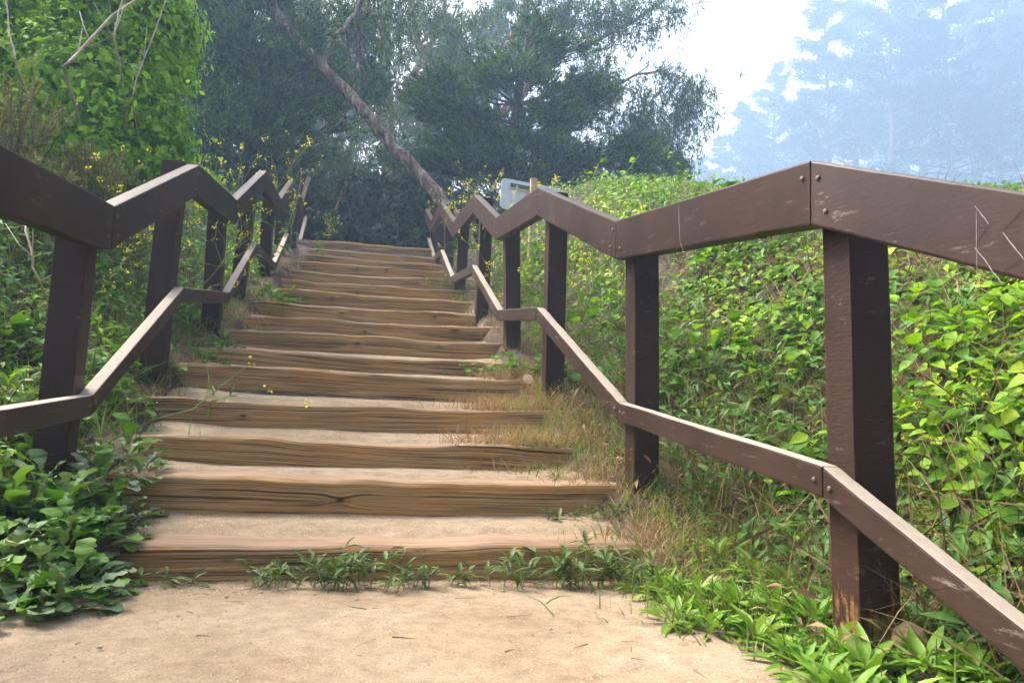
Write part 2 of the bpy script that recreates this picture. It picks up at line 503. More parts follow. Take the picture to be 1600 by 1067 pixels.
M_CYP = mat_leaf("cypress_needle", [(0.05, (0.006, 0.025, 0.005)), (0.45, (0.028, 0.09, 0.010)), (0.95, (0.17, 0.28, 0.03))], 0.8, 0.12
)
M_EUC = mat_leaf("eucalyptus_leaf", [(0.05, (0.018, 0.045, 0.012)), (0.5, (0.055, 0.115, 0.025)), (0.95, (0.15, 0.22, 0.05))], 0.6, 0.2)
M_PINE = mat_leaf("pine_needle", [(0.05, (0.012, 0.028, 0.012)), (0.9, (0.045, 0.075, 0.03))], 0.7, 0.1)
M_SHADE = mat_leaf("dark_shrub_leaf", [(0.05, (0.005, 0.016, 0.005)), (0.5, (0.015, 0.045, 0.010)), (0.95, (0.06, 0.11, 0.025))], 0.7, 0.08)  # leaf colour darkened to stand in for the shaded gap behind the stair top
M_DEAD = mat_leaf("dead_leaf", [(0.1, (0.10, 0.055, 0.03)), (0.6, (0.26, 0.16, 0.09)), (0.95, (0.48, 0.38, 0.24))], 0.75, 0.2, (1, 0.9, 0.7, 1))

# ------------------------------------------------------------------ stairs profile and terrain
LIP_PX = [850, 750, 690, 632, 580, 555, 524, 502, 479, 460, 444.5, 429.6, 415.6, 405, 394.6, 381.5]
STEP_Y = [3.0 + 0.5 * i + 0.009 * i * i for i in range(16)]
STEP_Z = [float(at(580, p, y)[2]) for p, y in zip(LIP_PX, STEP_Y)]
PY = np.array([-5, 2.6] + [y + 0.1 for y in STEP_Y] + [14.5, 22, 34, 60, 120, 170, 400])
PZ = np.array([0, 0] + STEP_Z + [3.62, 4.3, 5.6, 12.5, 30, 38, 44])


def terrain_z(x, y):
    x = np.asarray(x, float); y = np.asarray(y, float)
    h = np.interp(y, PY, PZ)
    fade = 1 - sstep(14, 24, y)
    n = fbm(x * 0.9, y * 0.9, s=3, o=4)
    right = 0.07 * sstep(1.25, 1.6, x) + 1.30 * sstep(1.55, 3.3, x) + 0.10 * np.clip(x - 3.3, 0, 12)
    left = 0.10 * sstep(1.3, 1.6, -x) + 0.85 * sstep(1.55, 3.0, -x) + 0.10 * np.clip(-x - 3, 0, 12)
    near = np.where(y < 3, 0.75 + 0.25 * sstep(0.2, 3, y), 1.0)
    out_ = np.clip(sstep(1.2, 1.9, np.abs(x)), 0, 1)
    bl = np.interp(y, [2.5, 2.9, 3.6, 4.3, 5, 6, 13], [1.25, 1.0, 1.08, 1.22, 1.28, 1.18, 1.03])
    br = np.interp(y, [2.5, 2.9, 3.5, 4.6, 5.2, 6.3, 13], [1.2, 1.12, 1.16, 1.10, 1.02, 1.04, 0.97])
    wob = 0.07 * fbm(x * 0 + 3, y * 2.1, s=61, o=3)
    inside = np.where(x < 0, 1 - sstep(bl - 0.06 + wob, bl + 0.08 + wob, -x), 1 - sstep(br - 0.06 + wob, br + 0.08 + wob, x))
    under = -0.13 * inside * sstep(2.4, 2.9, y) * (1 - sstep(12.2, 12.9, y)) - 0.02 * inside * (1 - sstep(2.4, 2.9, y)) + 0.035 * (1 - inside) * sstep(2.8, 3.2, y) * (1 - sstep(12.2, 12.9, y)) * (1 - sstep(1.2, 1.6, np.abs(x)))
    far = sstep(24, 50, y) * 1.2 * fbm(x * 0.06, y * 0.06, s=9, o=3)
    return h + (right + left) * near * fade + n * 0.07 * out_ * fade + under + far


def tz(x, y):
    return float(terrain_z(np.array([x]), np.array([y]))[0])


def grid_mesh(xs, ys, zf, name, smooth=True):
    X, Y = np.meshgrid(xs, ys)
    Z = zf(X, Y)
    nx, ny = len(xs), len(ys)
    i = np.arange(ny - 1)[:, None] * nx; j = np.arange(nx - 1)[None, :]
    F = np.stack([i + j, i + j + 1, i + nx + j + 1, i + nx + j], axis=2).reshape(-1, 4)
    g = Geo(); g.add(np.stack([X, Y, Z], axis=2).reshape(-1, 3), F)
    return g.mesh(name, smooth)


xs = np.concatenate([-np.geomspace(195, 6.2, 36), np.linspace(-6, 6, 170), np.geomspace(6.2, 195, 36)])
ys = np.concatenate([np.linspace(-60, -2, 10), np.linspace(-1.5, 15, 190), np.geomspace(15.4, 195, 50)])
ground = link("ground", grid_mesh(xs, ys, terrain_z, "ground"), M_SOIL)
tag(ground, "brown hillside soil under the plants beside the stairs", None, kind="structure")


def path_z(x, y):
    return 0.004 + 0.012 * fbm(x * 1.3, y * 1.3, s=5, o=4) + 0.004 * fbm(x * 9, y * 9, s=6, o=3) - 0.012 * sstep(2.6, 3.0, y) \
        - 0.05 * sstep(1.05, 1.5, np.abs(x))


path = link("path", grid_mesh(np.linspace(-1.75, 1.75, 160), np.linspace(-1.5, 3.06, 170), path_z, "path"), M_SAND)
tag(path, "pale compacted sand path at the foot of the stairs", None, kind="structure")

# ------------------------------------------------------------------ timber stairs
ENDS_PX = [(170, 1015), (165, 1000), (175, 985), (185, 960), (215, 930), (290, 850), (335, 800), (340, 790), (350, 785), (375, 775),
           (440, 745), (452, 720), (458, 700), (464, 690), (470, 682), (476, 675)]
KNOTS = {1: [(-0.12, 0.10, 0.030)], 3: [(-0.75, 0.09, 0.02)], 6: [(-0.15, 0.08, 0.03), (0.55, 0.05, 0.025)], 7: [(0.75, 0.05, 0.03), (-0.1, 0.1, 0.02)],
         8: [(-0.35, 0.08, 0.03), (0.6, 0.07, 0.025)], 9: [(-0.5, 0.08, 0.03)], 11: [(0.5, 0.07, 0.03)], 12: [(-0.3, 0.07, 0.035), (0.1, 0.05, 0.03)]}
stairs = thing("timber_stairs", "long flight of weathered timber steps filled with pale sand climbing between two brown handrails", "stairs", (0, 3.0, 0))
TREAD_Z = []
for i in range(16):
    y0, z0 = STEP_Y[i], STEP_Z[i]
    a, b = ENDS_PX[i]
    xa, xb = float(at(a, LIP_PX[i], y0)[0]), float(at(b, LIP_PX[i], y0)[0])
    nu, nf, nr, ntp = (270, 54, 9, 8) if i < 6 else ((190, 36, 7, 6) if i < 10 else (110, 18, 5, 4))
    H_T, D_T, RAD = 0.30, 0.36 if i < 6 else 0.24, 0.018 + 0.016 * (i in (0, 5)) + 0.008 * rng.random()
    # profile: back-bottom, front face upwards, rounded lip, top backwards
    prof = [(0.0, -H_T + (H_T - RAD) * k / nf) for k in range(nf)]
    prof += [(RAD - RAD * math.cos(t), -RAD + RAD * math.sin(t)) for t in np.linspace(0, math.pi / 2, nr)]
    prof += [(RAD + (D_T - RAD) * k / ntp, 0.0) for k in range(1, ntp + 1)]
    prof = np.array(prof)
    nv = len(prof)
    s = np.concatenate(([0], np.cumsum(np.linalg.norm(np.diff(prof, axis=0), axis=1))))
    u = np.linspace(xa, xb, nu)
    U, S = np.meshgrid(u, s, indexing='ij')
    PYs = np.tile(prof[:, 0], (nu, 1)); PZs = np.tile(prof[:, 1], (nu, 1))
    tang = norm(np.gradient(prof, axis=0)); N2 = np.stack([-tang[:, 1], tang[:, 0]], axis=1)
    # grain coordinate bent round the knots
    S2 = S.copy()
    for (kx, kd, kr) in KNOTS.get(i, []):
        ks = H_T - kd
        dx, ds = U - kx, S - ks
        R2 = np.sqrt((dx * 0.55) ** 2 + ds ** 2)
        S2 = S2 + np.sign(ds) * kr * 0.7 * np.exp(-(R2 / (kr * 1.4)) ** 2)
    warp = 0.004 * vnoise(U * 0.9, S * 2 + i * 9, s=31)
    gs = S2 + warp + (0.05 * (i % 3 - 1) + 0.02) * (U - 0.2) * 0.5
    grain = fbm(U * 0.5 + i * 7, gs * 75, s=40 + i, o=3, g=0.65)
    deep = fbm(U * 0.22 + i * 3, gs * 34, s=70 + i, o=2)
    crack = np.clip(1 - np.abs(deep) / 0.07, 0, 1) * sstep(-0.15, 0.25, vnoise(U * 0.9 + i, gs * 6, s=88))
    front = sstep(0, 1, np.clip(1 - (S - (H_T - RAD)) / 0.08, 0, 1))
    disp = 0.0022 * grain * (0.35 + 0.65 * front) - 0.007 * crack * (0.2 + 0.8 * front) + 0.003 * vnoise(U * 1.2 + i * 5, S * 5, s=90)
    for (kx, kd, kr) in KNOTS.get(i, []):
        dx, ds = U - kx, S - (H_T - kd)
        R2 = np.sqrt((dx * 0.7) ** 2 + ds ** 2)
        disp = disp + 0.012 * np.exp(-(R2 / (kr * 1.2)) ** 2) - 0.028 * np.exp(-(R2 / (kr * 0.35)) ** 2)
    PYs = PYs + N2[None, :, 0] * disp; PZs = PZs + N2[None, :, 1] * disp
    # worn hollows along the lip and a bow along the length
    wear = 0.013 * vnoise(u * 1.6 + i * 11, 0 * u, s=91) + 0.006 * vnoise(u * 5.5 + i * 3, 0 * u, s=92)
    mid = np.exp(-((u - 0.05) / 0.75) ** 2)
    lipw = sstep(H_T - 0.16, H_T, S)
    PZs = PZs + lipw * (wear - 0.014 * mid)[:, None]
    PYs = PYs + (0.02 * vnoise(u * 0.8 + i * 4, 0 * u, s=93))[:, None] + 0.018 * lipw * np.clip(-wear / 0.016, 0, 1)[:, None]
    tilt = float(rng.normal(0, 0.004))
    V = np.stack([U, PYs + y0 - 3.0, PZs + z0 + (U - 0.0) * tilt], axis=2).reshape(-1, 3)
    ii = np.arange(nu - 1)[:, None] * nv; jj = np.arange(nv - 1)[None, :]
    Fq = np.stack([ii + jj, ii + nv + jj, ii + nv + jj + 1, ii + jj + 1], axis=2).reshape(-1, 4)
    g = Geo()
    KM = np.zeros_like(U)
    for (kx, kd, kr) in KNOTS.get(i, []):
        R2 = np.sqrt(((U - kx) * 0.7) ** 2 + (S - (H_T - kd)) ** 2)
        KM = KM + np.exp(-(R2 / (kr * 0.5)) ** 2) + 0.35 * np.exp(-((R2 - kr * 1.0) / (kr * 0.15)) ** 2)
    GC = np.stack([U, gs, np.clip(KM, 0, 1)], axis=2).reshape(-1, 3)
    g.add(V, Fq, GC)
    for e, flip in ((0, 1), (nu - 1, 0)):       # end grain
        ring = V[e * nv:(e + 1) * nv]
        back = np.array([(ring[0, 0], y0 - 3.0 + D_T, z0 - H_T)])
        cv = np.concatenate([ring, back])
        cf = [(nv, k, k + 1) if flip else (nv, k + 1, k) for k in range(nv - 1)]
        g.add(cv, np.array(cf), np.stack([cv[:, 1] * 5, cv[:, 2], cv[:, 0] * 0], axis=1))
    t_ob = link("timber", g.mesh("timber", True), M_TIMBER, stairs)
    # sand fill of the tread behind this timber
    y1 = STEP_Y[i + 1] + 0.03 if i < 15 else y0 + 2.3
    z1 = (STEP_Z[i + 1] - (0.165 if i < 6 else 0.17)) if i < 15 else z0 + 0.05
    z1 = min(max(z1, z0 + 0.015), z0 + 0.045)
    nx_, ny_ = (160, 44) if i < 5 else (60, 16)

    def sand_z(X, Y, y0=y0, y1=y1, z0=z0, z1=z1, i=i):
        t = np.clip((Y - y0) / (y1 - y0), 0, 1)
        mid = np.exp(-((X - 0.05) / 0.75) ** 2)
        w = 0.013 * vnoise(X * 1.6 + i * 11, 0 * X, s=91)
        edge = -0.03 * (1 - sstep(0.15, 0.33, (Y - y0) + 0.045 * vnoise(X * 3 + i, Y * 0, s=95) + 0.02 * vnoise(X * 11 + i, Y * 9, s=96)))
        side = 0.03 * sstep(0.7, 1.2, np.abs(X))
        return z0 + (z1 - z0) * t + (w - 0.014 * mid) * (1 - t) + 0.004 + edge + side * t + 0.006 * fbm(X * 3, Y * 5 + i, s=97, o=4)
    TREAD_Z.append(sand_z)
    me = grid_mesh(np.linspace(xa + 0.02, xb - 0.02, nx_), np.linspace(y0 + 0.02, y1, ny_), sand_z, "tread_sand")
    o = link("tread_sand", me, M_SAND, stairs)
    o.location = (0, -3.0, 0)

# ------------------------------------------------------------------ handrails
JY = [0.9, 1.95, 3.5, 4.85, 6.2, 7.6, 9.1, 10.8, 12.2, 13.5]


def beam_mesh(A, B, height, thick, side, bev=0.008):
    """board between A and B (points on the top edge of the inner face), cut plumb; thick grows outwards (side = +1 right, -1 left)"""
    bm = bmesh.new()
    seg = 14
    rings = []
    n = norm(np.cross(np.array(B) - np.array(A), (0, 0, 1))) * side
    for k in range(seg + 1):
        c = A + (B - A) * k / seg
        q = [c, c + n * thick, c + n * thick - (0, 0, height), c - (0, 0, height)]
        rings.append([bm.verts.new(tuple(p)) for p in q])
    for k in range(seg):
        for e in range(4):
            bm.faces.new((rings[k][e], rings[k][(e + 1) % 4], rings[k + 1][(e + 1) % 4], rings[k + 1][e]))
    bm.faces.new(rings[0][::-1]); bm.faces.new(rings[-1])
    bmesh.ops.recalc_face_normals(bm, faces=bm.faces)
    ed = [e for e in bm.edges if e.calc_face_angle(0) > 0.5]
    bmesh.ops.bevel(bm, geom=ed, offset=bev, segments=2, affect='EDGES', profile=0.6)
    for v in bm.verts:      # hand-sawn unevenness
        c = v.co
        k = 0.0022 * float(vnoise(np.array([c.x * 14]), np.array([c.y * 5]), np.array([c.z * 14]), s=55)[0])
        v.co.x += k; v.co.z += k
    me = bpy.data.meshes.new("board")
    bm.to_mesh(me); bm.free()
    return me


def bolt_mesh():
    g = Geo()
    r = []
    for k, (h, rr) in enumerate(((0.0, 0.0085), (0.003, 0.0085), (0.0055, 0.005), (0.0065, 0.0))):
        a = np.arange(8) * math.pi / 4
        r.append(np.stack([np.full(8, -h), np.cos(a) * rr, np.sin(a) * rr], axis=1))
    V = np.concatenate(r)
    F = [(k * 8 + j, k * 8 + (j + 1) % 8, k * 8 + 8 + (j + 1) % 8, k * 8 + 8 + j) for k in range(3) for j in range(8)]
    g.add(V, np.array(F))
    me = g.mesh("bolt", True); me.materials.append(M_BOLT)
    return me


BOLT = bolt_mesh()


def post_mesh(base, top, w, yaw=0.0):
    bm = bmesh.new()
    seg = 10
    rings = []
    ca, sa = math.cos(yaw), math.sin(yaw)
    for k in range(seg + 1):
        t = k / seg
        c = base + (top - base) * t
        wob = 0.003 * vnoise(np.array([t * 4]), np.array([base[1] * 3.1]), s=57)[0]
        q = [(-w, -w), (w, -w), (w, w), (-w, w)]
        rings.append([bm.verts.new((c[0] + (ca * x - sa * y) * 0.5 + wob, c[1] + (sa * x + ca * y) * 0.5, c[2])) for x, y in q])
    for k in range(seg):
        for e in range(4):
            bm.faces.new((rings[k][e], rings[k][(e + 1) % 4], rings[k + 1][(e + 1) % 4], rings[k + 1][e]))
    bm.faces.new(rings[0][::-1]); bm.faces.new(rings[-1])
    bmesh.ops.recalc_face_normals(bm, faces=bm.faces)
    ed = [e for e in bm.edges if e.calc_face_angle(0) > 0.5]
    bmesh.ops.bevel(bm, geom=ed, offset=0.006, segments=2, affect='EDGES', profile=0.6)
    me = bpy.data.meshes.new("post")
    bm.to_mesh(me); bm.free()
    return me


RT = [(2060, 369), (1265, 250), (962, 345), (840, 293), (775, 340), (740, 304), (708, 347), (688, 316), (673, 345), (664, 326)]
RL = [(2090, 1382), (1284, 728), (965, 628), (838, 480), (777, 484), (737, 414), (704, 432), (688, 390), (676, 402), (668, 372)]
LT = [None, (-138, 150), (180, 322), (312, 258), (371, 313), (417, 267), (440, 311), (459, 282), (475, 314), (486, 277)]
LL = [None, (-175, 668), (146, 617), (288, 449), (359, 457), (402, 380), (431, 411), (452, 365), (468, 390), (481, 338)]


RAILS = {}


def handrail(name, label, T, L, side):
    root = thing(name, label, "handrail", (0, 2.0, 0))
    org = np.array((0, 2.0, 0))
    idx = list(range(10))
    Tp = {k: at(*T[k], JY[k]) for k in idx if T[k] is not None}
    Lp = {k: at(*L[k], JY[k]) for k in idx if L[k] is not None}
    if T[0] is None:        # the near end goes on outside the picture as on the other side
        Tp[0] = np.array((Tp[1][0], JY[0], at(*RT[0], JY[0])[2])); Lp[0] = np.array((Lp[1][0], JY[0], at(*RL[0], JY[0])[2]))
    for k in idx[:-1]:
        for (Pp, mat, hgt, th, nm) in ((Tp, M_RAIL, 0.205, 0.075, "top_rail"), (Lp, M_LOWRAIL, 0.094, 0.062, "lower_rail")):
            A, B = Pp[k], Pp[k + 1]
            n = norm(np.cross(B - A, (0, 0, 1))) * side
            gap = norm(B - A) * 0.0015
            o = RAILS[(side, k, nm)] = link(nm, beam_mesh(A + gap - org, B - gap - org, hgt, th, side), mat, root)
            d = norm(B - A)
            for e, P0, sg in ((0, A, 1), (1, B, -1)):
                for q in ((0.26, 0.74) if nm == "top_rail" else (0.5,)):
                    off = 0.035 + (0.03 if q > 0.5 and nm == "top_rail" else 0.0)
                    p = P0 + d * sg * off - np.array((0, 0, hgt * q)) - org
                    if (e, q) in ((1, 0.26), (0, 0.74)) and nm == "top_rail" and k % 2:
                        continue
                    b = link("bolt", BOLT, None, o, tuple(p + n * -0.0005))
                    b.rotation_euler = (0, 0, 0 if side > 0 else math.pi)
    for k in idx:
        w = 0.132
        top = Tp[k] + np.array((side * (0.078 + w / 2), 0.0, -0.004 if (k % 2 and side < 0) else -0.04))
        low = Lp[k] + np.array((side * (0.064 + w / 2), 0, 0))
        dxy = (low - top) / max(top[2] - low[2], 0.2)
        gz = tz(low[0] + dxy[0] * 0.3, low[1]) - 0.25
        base = low + dxy * (low[2] - gz); base[2] = gz
        mat = M_POST
        link("post", post_mesh(base - org, top - org, w, float(rng.normal(0, 0.025))), mat, root)
    return root


rail_r = handrail("handrail", "brown zigzag timber handrail along the leafy bank below the pale fog", RT, RL, 1)
rail_l = handrail("handrail", "brown zigzag timber handrail below the tall green bush and dark cypress", LT, LL, -1)

# scratches and carved lines on the near boards of the handrail beside the bank
M_SCRATCH = mat_simple("pale_scratch", [(0.3, (0.16, 0.125, 0.115)), (0.7, (0.34, 0.29, 0.28))], (40, 40, 40), 4, 0.8, 0)
M_GROOVE = mat_simple("dark_groove", [(0.3, (0.010, 0.007, 0.006)), (0.7, (0.022, 0.015, 0.012))], (40, 40, 40), 4, 0.8, 0)
for (k, p0, p1, wd, dark) in ((0, (1524, 322), (1546, 350), .0022, 0), (0, (1544, 352), (1525, 384), .0018, 1), (0, (1524, 386), (1566, 444), .0024, 0), (0, (1600, 326), (1567, 361), .0024, 1), (0, (1567, 363), (1602, 408), .0024, 0),
                              (0, (1558, 432), (1600, 403), .0016, 1), (1, (1061, 320), (1062, 372), .0035, 0), (1, (1062, 372), (1068, 394), .0025, 0), (0, (1526, 330), (1527, 430), .0012, 0)):
    A, B = at(*RT[k], JY[k]), at(*RT[k + 1], JY[k + 1])
    n = norm(np.cross(B - A, (0, 0, 1)))
    C0 = np.array((0, 0, CAM_H))
    pts = []
    for (px, py) in (p0, p1):
        d = at(px, py, 1.0) - C0
        t = np.dot(A - C0, n) / np.dot(d, n)
        pts.append(C0 + d * t - n * 0.0016 - np.array((0, 2.0, 0)))
    L_ = norm(pts[1] - pts[0]); W = np.cross(n, L_) * wd / 2
    V = [];
    for j in range(7):
        t = j / 6
        c_ = pts[0] * (1 - t) + pts[1] * t + W * rng.normal() * 0.6
        f = 0.35 + 0.65 * math.sin(math.pi * (0.1 + 0.8 * t))
        V += [c_ - W * f, c_ + W * f]
    g = Geo(); g.add(np.array(V), np.array([(2 * j, 2 * j + 1, 2 * j + 3, 2 * j + 2) for j in range(6)]))
    link("scratch", g.mesh("scratch"), M_GROOVE if dark else M_SCRATCH, RAILS[(1, k, "top_rail")])
# ------------------------------------------------------------------ vegetation helpers
PROF_RADISH = ([0, .10, .18, .26, .34, .42, .55, .7, .85, .94, 1], [.10, .10, .40, .20, .62, .52, .92, 1, .95, .68, .22])
PROF_LANCE = ([0, .1, .25, .45, .65, .85, 1], [.12, .22, .65, 1, .9, .5, .03])
PROF_OVATE = ([0, .08, .25, .45, .7, .88, 1], [.1, .7, 1, .95, .65, .28, .02])


def pool(name, mat, w, segs, prof, n=5, curl=0.3, fold=0.18, wave=0.12, stalk=0.12):
    out = []
    for k in range(n):
        V, F = leaf_template(w * (0.85 + 0.3 * rng.random()), segs, fold * (0.5 + rng.random()), curl * (0.3 + 1.3 * rng.random()), wave, stalk, prof, 100 + k)
        V[:, 0] += 0.06 * rng.normal() * V[:, 1] ** 2
        g = Geo(); g.add(V, F)
        me = g.mesh(name, True); me.materials.append(mat)
        out.append(me)
    return out


POOL_RADISH = pool("radish_leaf", M_RADISH, 0.58, 11, PROF_RADISH, 7, 0.35, 0.15, 0.2, 0.1)
POOL_DUSTY = pool("dusty_leaf", M_DUSTY, 0.58, 11, PROF_RADISH, 7, 0.3, 0.12, 0.2, 0.1)
POOL_PLANTAIN = pool("plantain_leaf", M_PLANTAIN, 0.27, 7, PROF_LANCE, 6, 0.4, 0.25, 0.08, 0.08)
POOL_KNOT = pool("knotweed_leaf", M_WEED, 0.25, 5, PROF_LANCE, 5, 0.3, 0.25, 0.05, 0.05)
POOL_BRAMBLE = pool("bramble_leaf", M_VINE, 0.72, 7, PROF_OVATE, 5, 0.25, 0.2, 0.1, 0.12)
POOL_BLUE = pool("broad_leaf", M_VINE2, 0.75, 7, PROF_OVATE, 5, 0.3, 0.15, 0.12, 0.2)


def put_leaf(meshes, parent, pos, d, size, up=None):
    B = basis(np.array([d]), None if up is None else np.array([up]))[0] * size
    o = bpy.data.objects.new("leaf", meshes[rng.integers(len(meshes))])
    COL.objects.link(o)
    o.parent = parent
    M = Matrix.Identity(4)
    for r in range(3):
        for c in range(3):
            M[r][c] = B[r, c]
        M[r][3] = pos[r]
    o.matrix_basis = M
    return o


def rosette(name, label, cat, loc, n, meshes, size, group=None, flat=0.35, rise=0.06, spread=0.05, fav=None):
    root = thing(name, label, cat, loc, group)
    for k in range(n):
        a = k * 2.399963 + rng.normal(0, 0.25)
        t = (k + 0.5) / n
        el = (1 - t) * 1.15 + t * flat + rng.normal(0, 0.12)
        d = np.array((math.cos(a) * math.cos(el), math.sin(a) * math.cos(el), math.sin(el)))
        if fav is not None:
            d = norm(d + np.array(fav) * t)
        p = (spread * math.cos(a) * t, spread * math.sin(a) * t, rise * (1 - t) * rng.random())
        put_leaf(meshes, root, p, d, size * (0.65 + 0.55 * rng.random()))
    return root


def mound(name, label, cat, loc, n, meshes, size, rx, ry, h, group=None, stems=10):
    """sprawling weed: leaves on short stems that spread over an uneven mound"""
    root = thing(name, label, cat, loc, group)
    g = Geo()
    for s in range(stems):
        a = s * 2.4 + rng.normal(0, 0.6)
        o0 = np.array((rx * 0.55 * rng.normal(), ry * 0.45 * rng.normal(), 0.0))
        end = o0 + np.array((rx * 0.6 * math.cos(a) * (0.3 + 0.7 * rng.random()), ry * 0.6 * math.sin(a) * (0.3 + 0.7 * rng.random()), h * (0.25 + 0.8 * rng.random())))
        mid = (o0 + end) * 0.5 + np.array((0, 0, h * 0.3))
        bez = lambda t: (1 - t) ** 2 * o0 + 2 * t * (1 - t) * mid + t * t * end
        tube(g, [bez(t) for t in np.linspace(0, 1, 5)], np.linspace(0.0022, 0.001, 5), 4, False)
        for k in range(max(1, n // stems)):
            t = 0.15 + 0.85 * rng.random()
            p = bez(t)
            az = rng.random() * 6.283
            d = norm(norm(end - o0) * 0.5 + np.array((math.cos(az), math.sin(az), 0.15 + 0.35 * rng.normal())))
            put_leaf(meshes, root, p, d, size * (0.5 + 0.8 * rng.random()))
    link("stems", g.mesh("stems", True), M_STEM, root)["kind"] = "stuff"
    return root


def blob_points(blobs, n, shell=0.35, seed=0, lump=0.35):
    """points in the outer shell of lumpy ellipsoids, with outward normals"""
    vol = np.array([b[3] * b[4] + b[4] * b[5] + b[3] * b[5] for b in blobs]); vol = vol / vol.sum()
    P = []; N = []
    for b, w in zip(blobs, vol):
        m = max(4, int(n * w))
        d = norm(rng.normal(size=(m, 3)))
        r = 1 - shell * rng.random(m) ** 1.5
        r = r * (1 + lump * fbm(d[:, 0] * 2.2 + seed, d[:, 1] * 2.2 + b[0] * 3, d[:, 2] * 2.2 + b[1], s=seed + 200, o=3))
        R = np.array(b[3:6])
        P.append(np.array(b[:3]) + d * R * r[:, None]); N.append(norm(d / R))
    return np.concatenate(P), np.concatenate(N)


def pxblob(px, py, Y, rx, ry, rz):
    c = at(px, py, Y)
    return (c[0], c[1], c[2], rx, ry, rz)


LEAF4 = leaf_template(0.62, 2, 0.12, 0.25, 0, 0, ([0, .45, 1], [.15, 1, .03]))


def leaf_cloud(g, P, N, size, tmpl, droop=0.3, jitter=0.6, var=0.5):
    n = len(P)
    d = norm(np.cross(N, rng.normal(size=(n, 3))) + np.array((0, 0, -droop)) + N * 0.25)
    up = norm(N + np.array((0, 0, 0.6)) + rng.normal(size=(n, 3)) * jitter)
    scatter(g, tmpl[0], tmpl[1], P, basis(d, up), size * (1 - var / 2 + var * rng.random(n)))


def twigs(g, P, D, length, r, segs=3, sag=0.1):
    strips(g, P, D, length, r, sag * np.ones(len(P)), segs)


def ground_pts(n, x0, x1, y0, y1, power=1.0):
    """random points on the bank, denser towards the camera"""
    u = rng.random(n)
    y = y0 * (y1 / y0) ** (u ** power)
    x = x0 + (x1 - x0) * rng.random(n)
    return x, y


def cover(name, label, mat, x0, x1, y0, y1, n, size, depth, tmpl, seed, keep=None, lean=(0, 0, 0), thr=-0.2, droop=0.1, cat=None):
    x, y = ground_pts(n, x0, x1, y0, y1)
    m = fbm(x * 1.6 + seed, y * 1.6, s=seed, o=3) > thr + 0.25 * rng.normal(size=n)
    if keep is not None:
        m &= keep(x, y)
    x, y = x[m], y[m]
    z = terrain_z(x, y)
    lump = 0.55 + 0.9 * fbm(x * 2.7, y * 2.7, s=seed + 5, o=3)
    z = z + depth * np.clip(lump, 0.1, 1.6) * rng.random(len(x)) ** 0.7
    P = np.stack([x, y, z], axis=1)
    k = len(P)
    up = norm(np.array((0, 0, 1.)) + np.array(lean) + rng.normal(size=(k, 3)) * 0.45)
    d = norm(np.cross(up, rng.normal(size=(k, 3))) + np.array((0, 0, -droop)))
    g = Geo()
    s = size * (0.55 + 0.9 * rng.random(k))
    scatter(g, tmpl[0], tmpl[1], P, basis(d, up), s)
    o = link(name, g.mesh(name, True), mat)
    return tag(o, label, cat, kind="stuff")


# ------------------------------------------------------------------ bank cover (stuff)
OV5 = leaf_template(0.70, 3, 0.16, 0.22, 0.05, 0.0, PROF_OVATE, 5)
LN4 = leaf_template(0.30, 2, 0.2, 0.35, 0.0, 0.0, PROF_LANCE, 6)
cover("bramble_cover", "bright green bramble leaves covering the bank behind the rail", M_VINE, 1.6, 5.5, 1.2, 13, 44000, 0.064, 0.34, OV5, 11,
      keep=lambda x, y: (x > 1.8 + 0.5 * fbm(y * 1.3, 0 * y, s=12)), lean=(-0.45, -0.35, 0.2), thr=-0.14)
cover("nettle_cover", "narrow blue green leaves mixed through the brambles on the bank", M_VINE2, 1.5, 5.0, 1.2, 12, 20000, 0.075, 0.30, LN4, 23,
      lean=(-0.4, -0.3, 0.2), thr=-0.05)
cover("clover_cover", "small low green leaves at the foot of the bank", M_PLANTAIN, 1.3, 2.3, 1.3, 10, 9000, 0.04, 0.07, LN4, 29, thr=0.0)
cover("ivy_cover", "dark green leaves on the bank behind the rail under the tall bush", M_VINE2, -4.5, -1.4, 1.8, 13, 26000, 0.06, 0.32, LEAF4, 31,
      lean=(0.4, -0.3, 0.2), thr=-0.3)
cover("creeper_cover", "bright small leaves on the bank under the tall bush", M_VINE, -4.2, -1.38, 1.8, 13, 26000, 0.065, 0.36, LN4, 37, lean=(0.4, -0.3, 0.2), thr=-0.15)
cover("dead_leaf_litter", "brown dead leaves lying on the bank soil", M_DEAD, 1.2, 5.0, 1.2, 11, 12000, 0.05, 0.26, LN4, 41, thr=0.0)
cover("leaf_litter", "brown dead leaves lying under the tall bush", M_DEAD, -4.5, -1.25, 1.8, 11, 7000, 0.05, 0.06, LN4, 43, thr=-0.2)

cover("scrub_cover", "low green scrub on the top of the bank beyond the brambles", M_VINE2, 5.2, 20, 2.5, 26, 26000, 0.09, 0.10, LEAF2, 47, thr=-0.5)
cover("scrub_cover", "low green scrub on the bank behind the tall bush", M_VINE2, -20, -4.2, 1.5, 26, 16000, 0.10, 0.12, LEAF2, 49, thr=-0.5)
# dry and green grass (stuff)


def grass(name, label, mat, spots, seed, hgt, width):
    g = Geo()
    for (cx, cy, rx, ry, n, h) in spots:
        a = rng.normal(size=(n, 2)) * 0.5
        x, y = cx + a[:, 0] * rx, cy + a[:, 1] * ry
        z = grass_z(x, y)
        P = np.stack([x, y, z], axis=1)
        D = norm(np.stack([rng.normal(0, 0.45, n), rng.normal(0, 0.45, n), np.ones(n)], axis=1))
        strips(g, P, D, h * hgt * (0.4 + 0.9 * rng.random(n)), width * (0.6 + 0.8 * rng.random(n)), 0.15 + 0.5 * rng.random(n), 4)
    return tag(link(name, g.mesh(name), mat), label, None, kind="stuff")


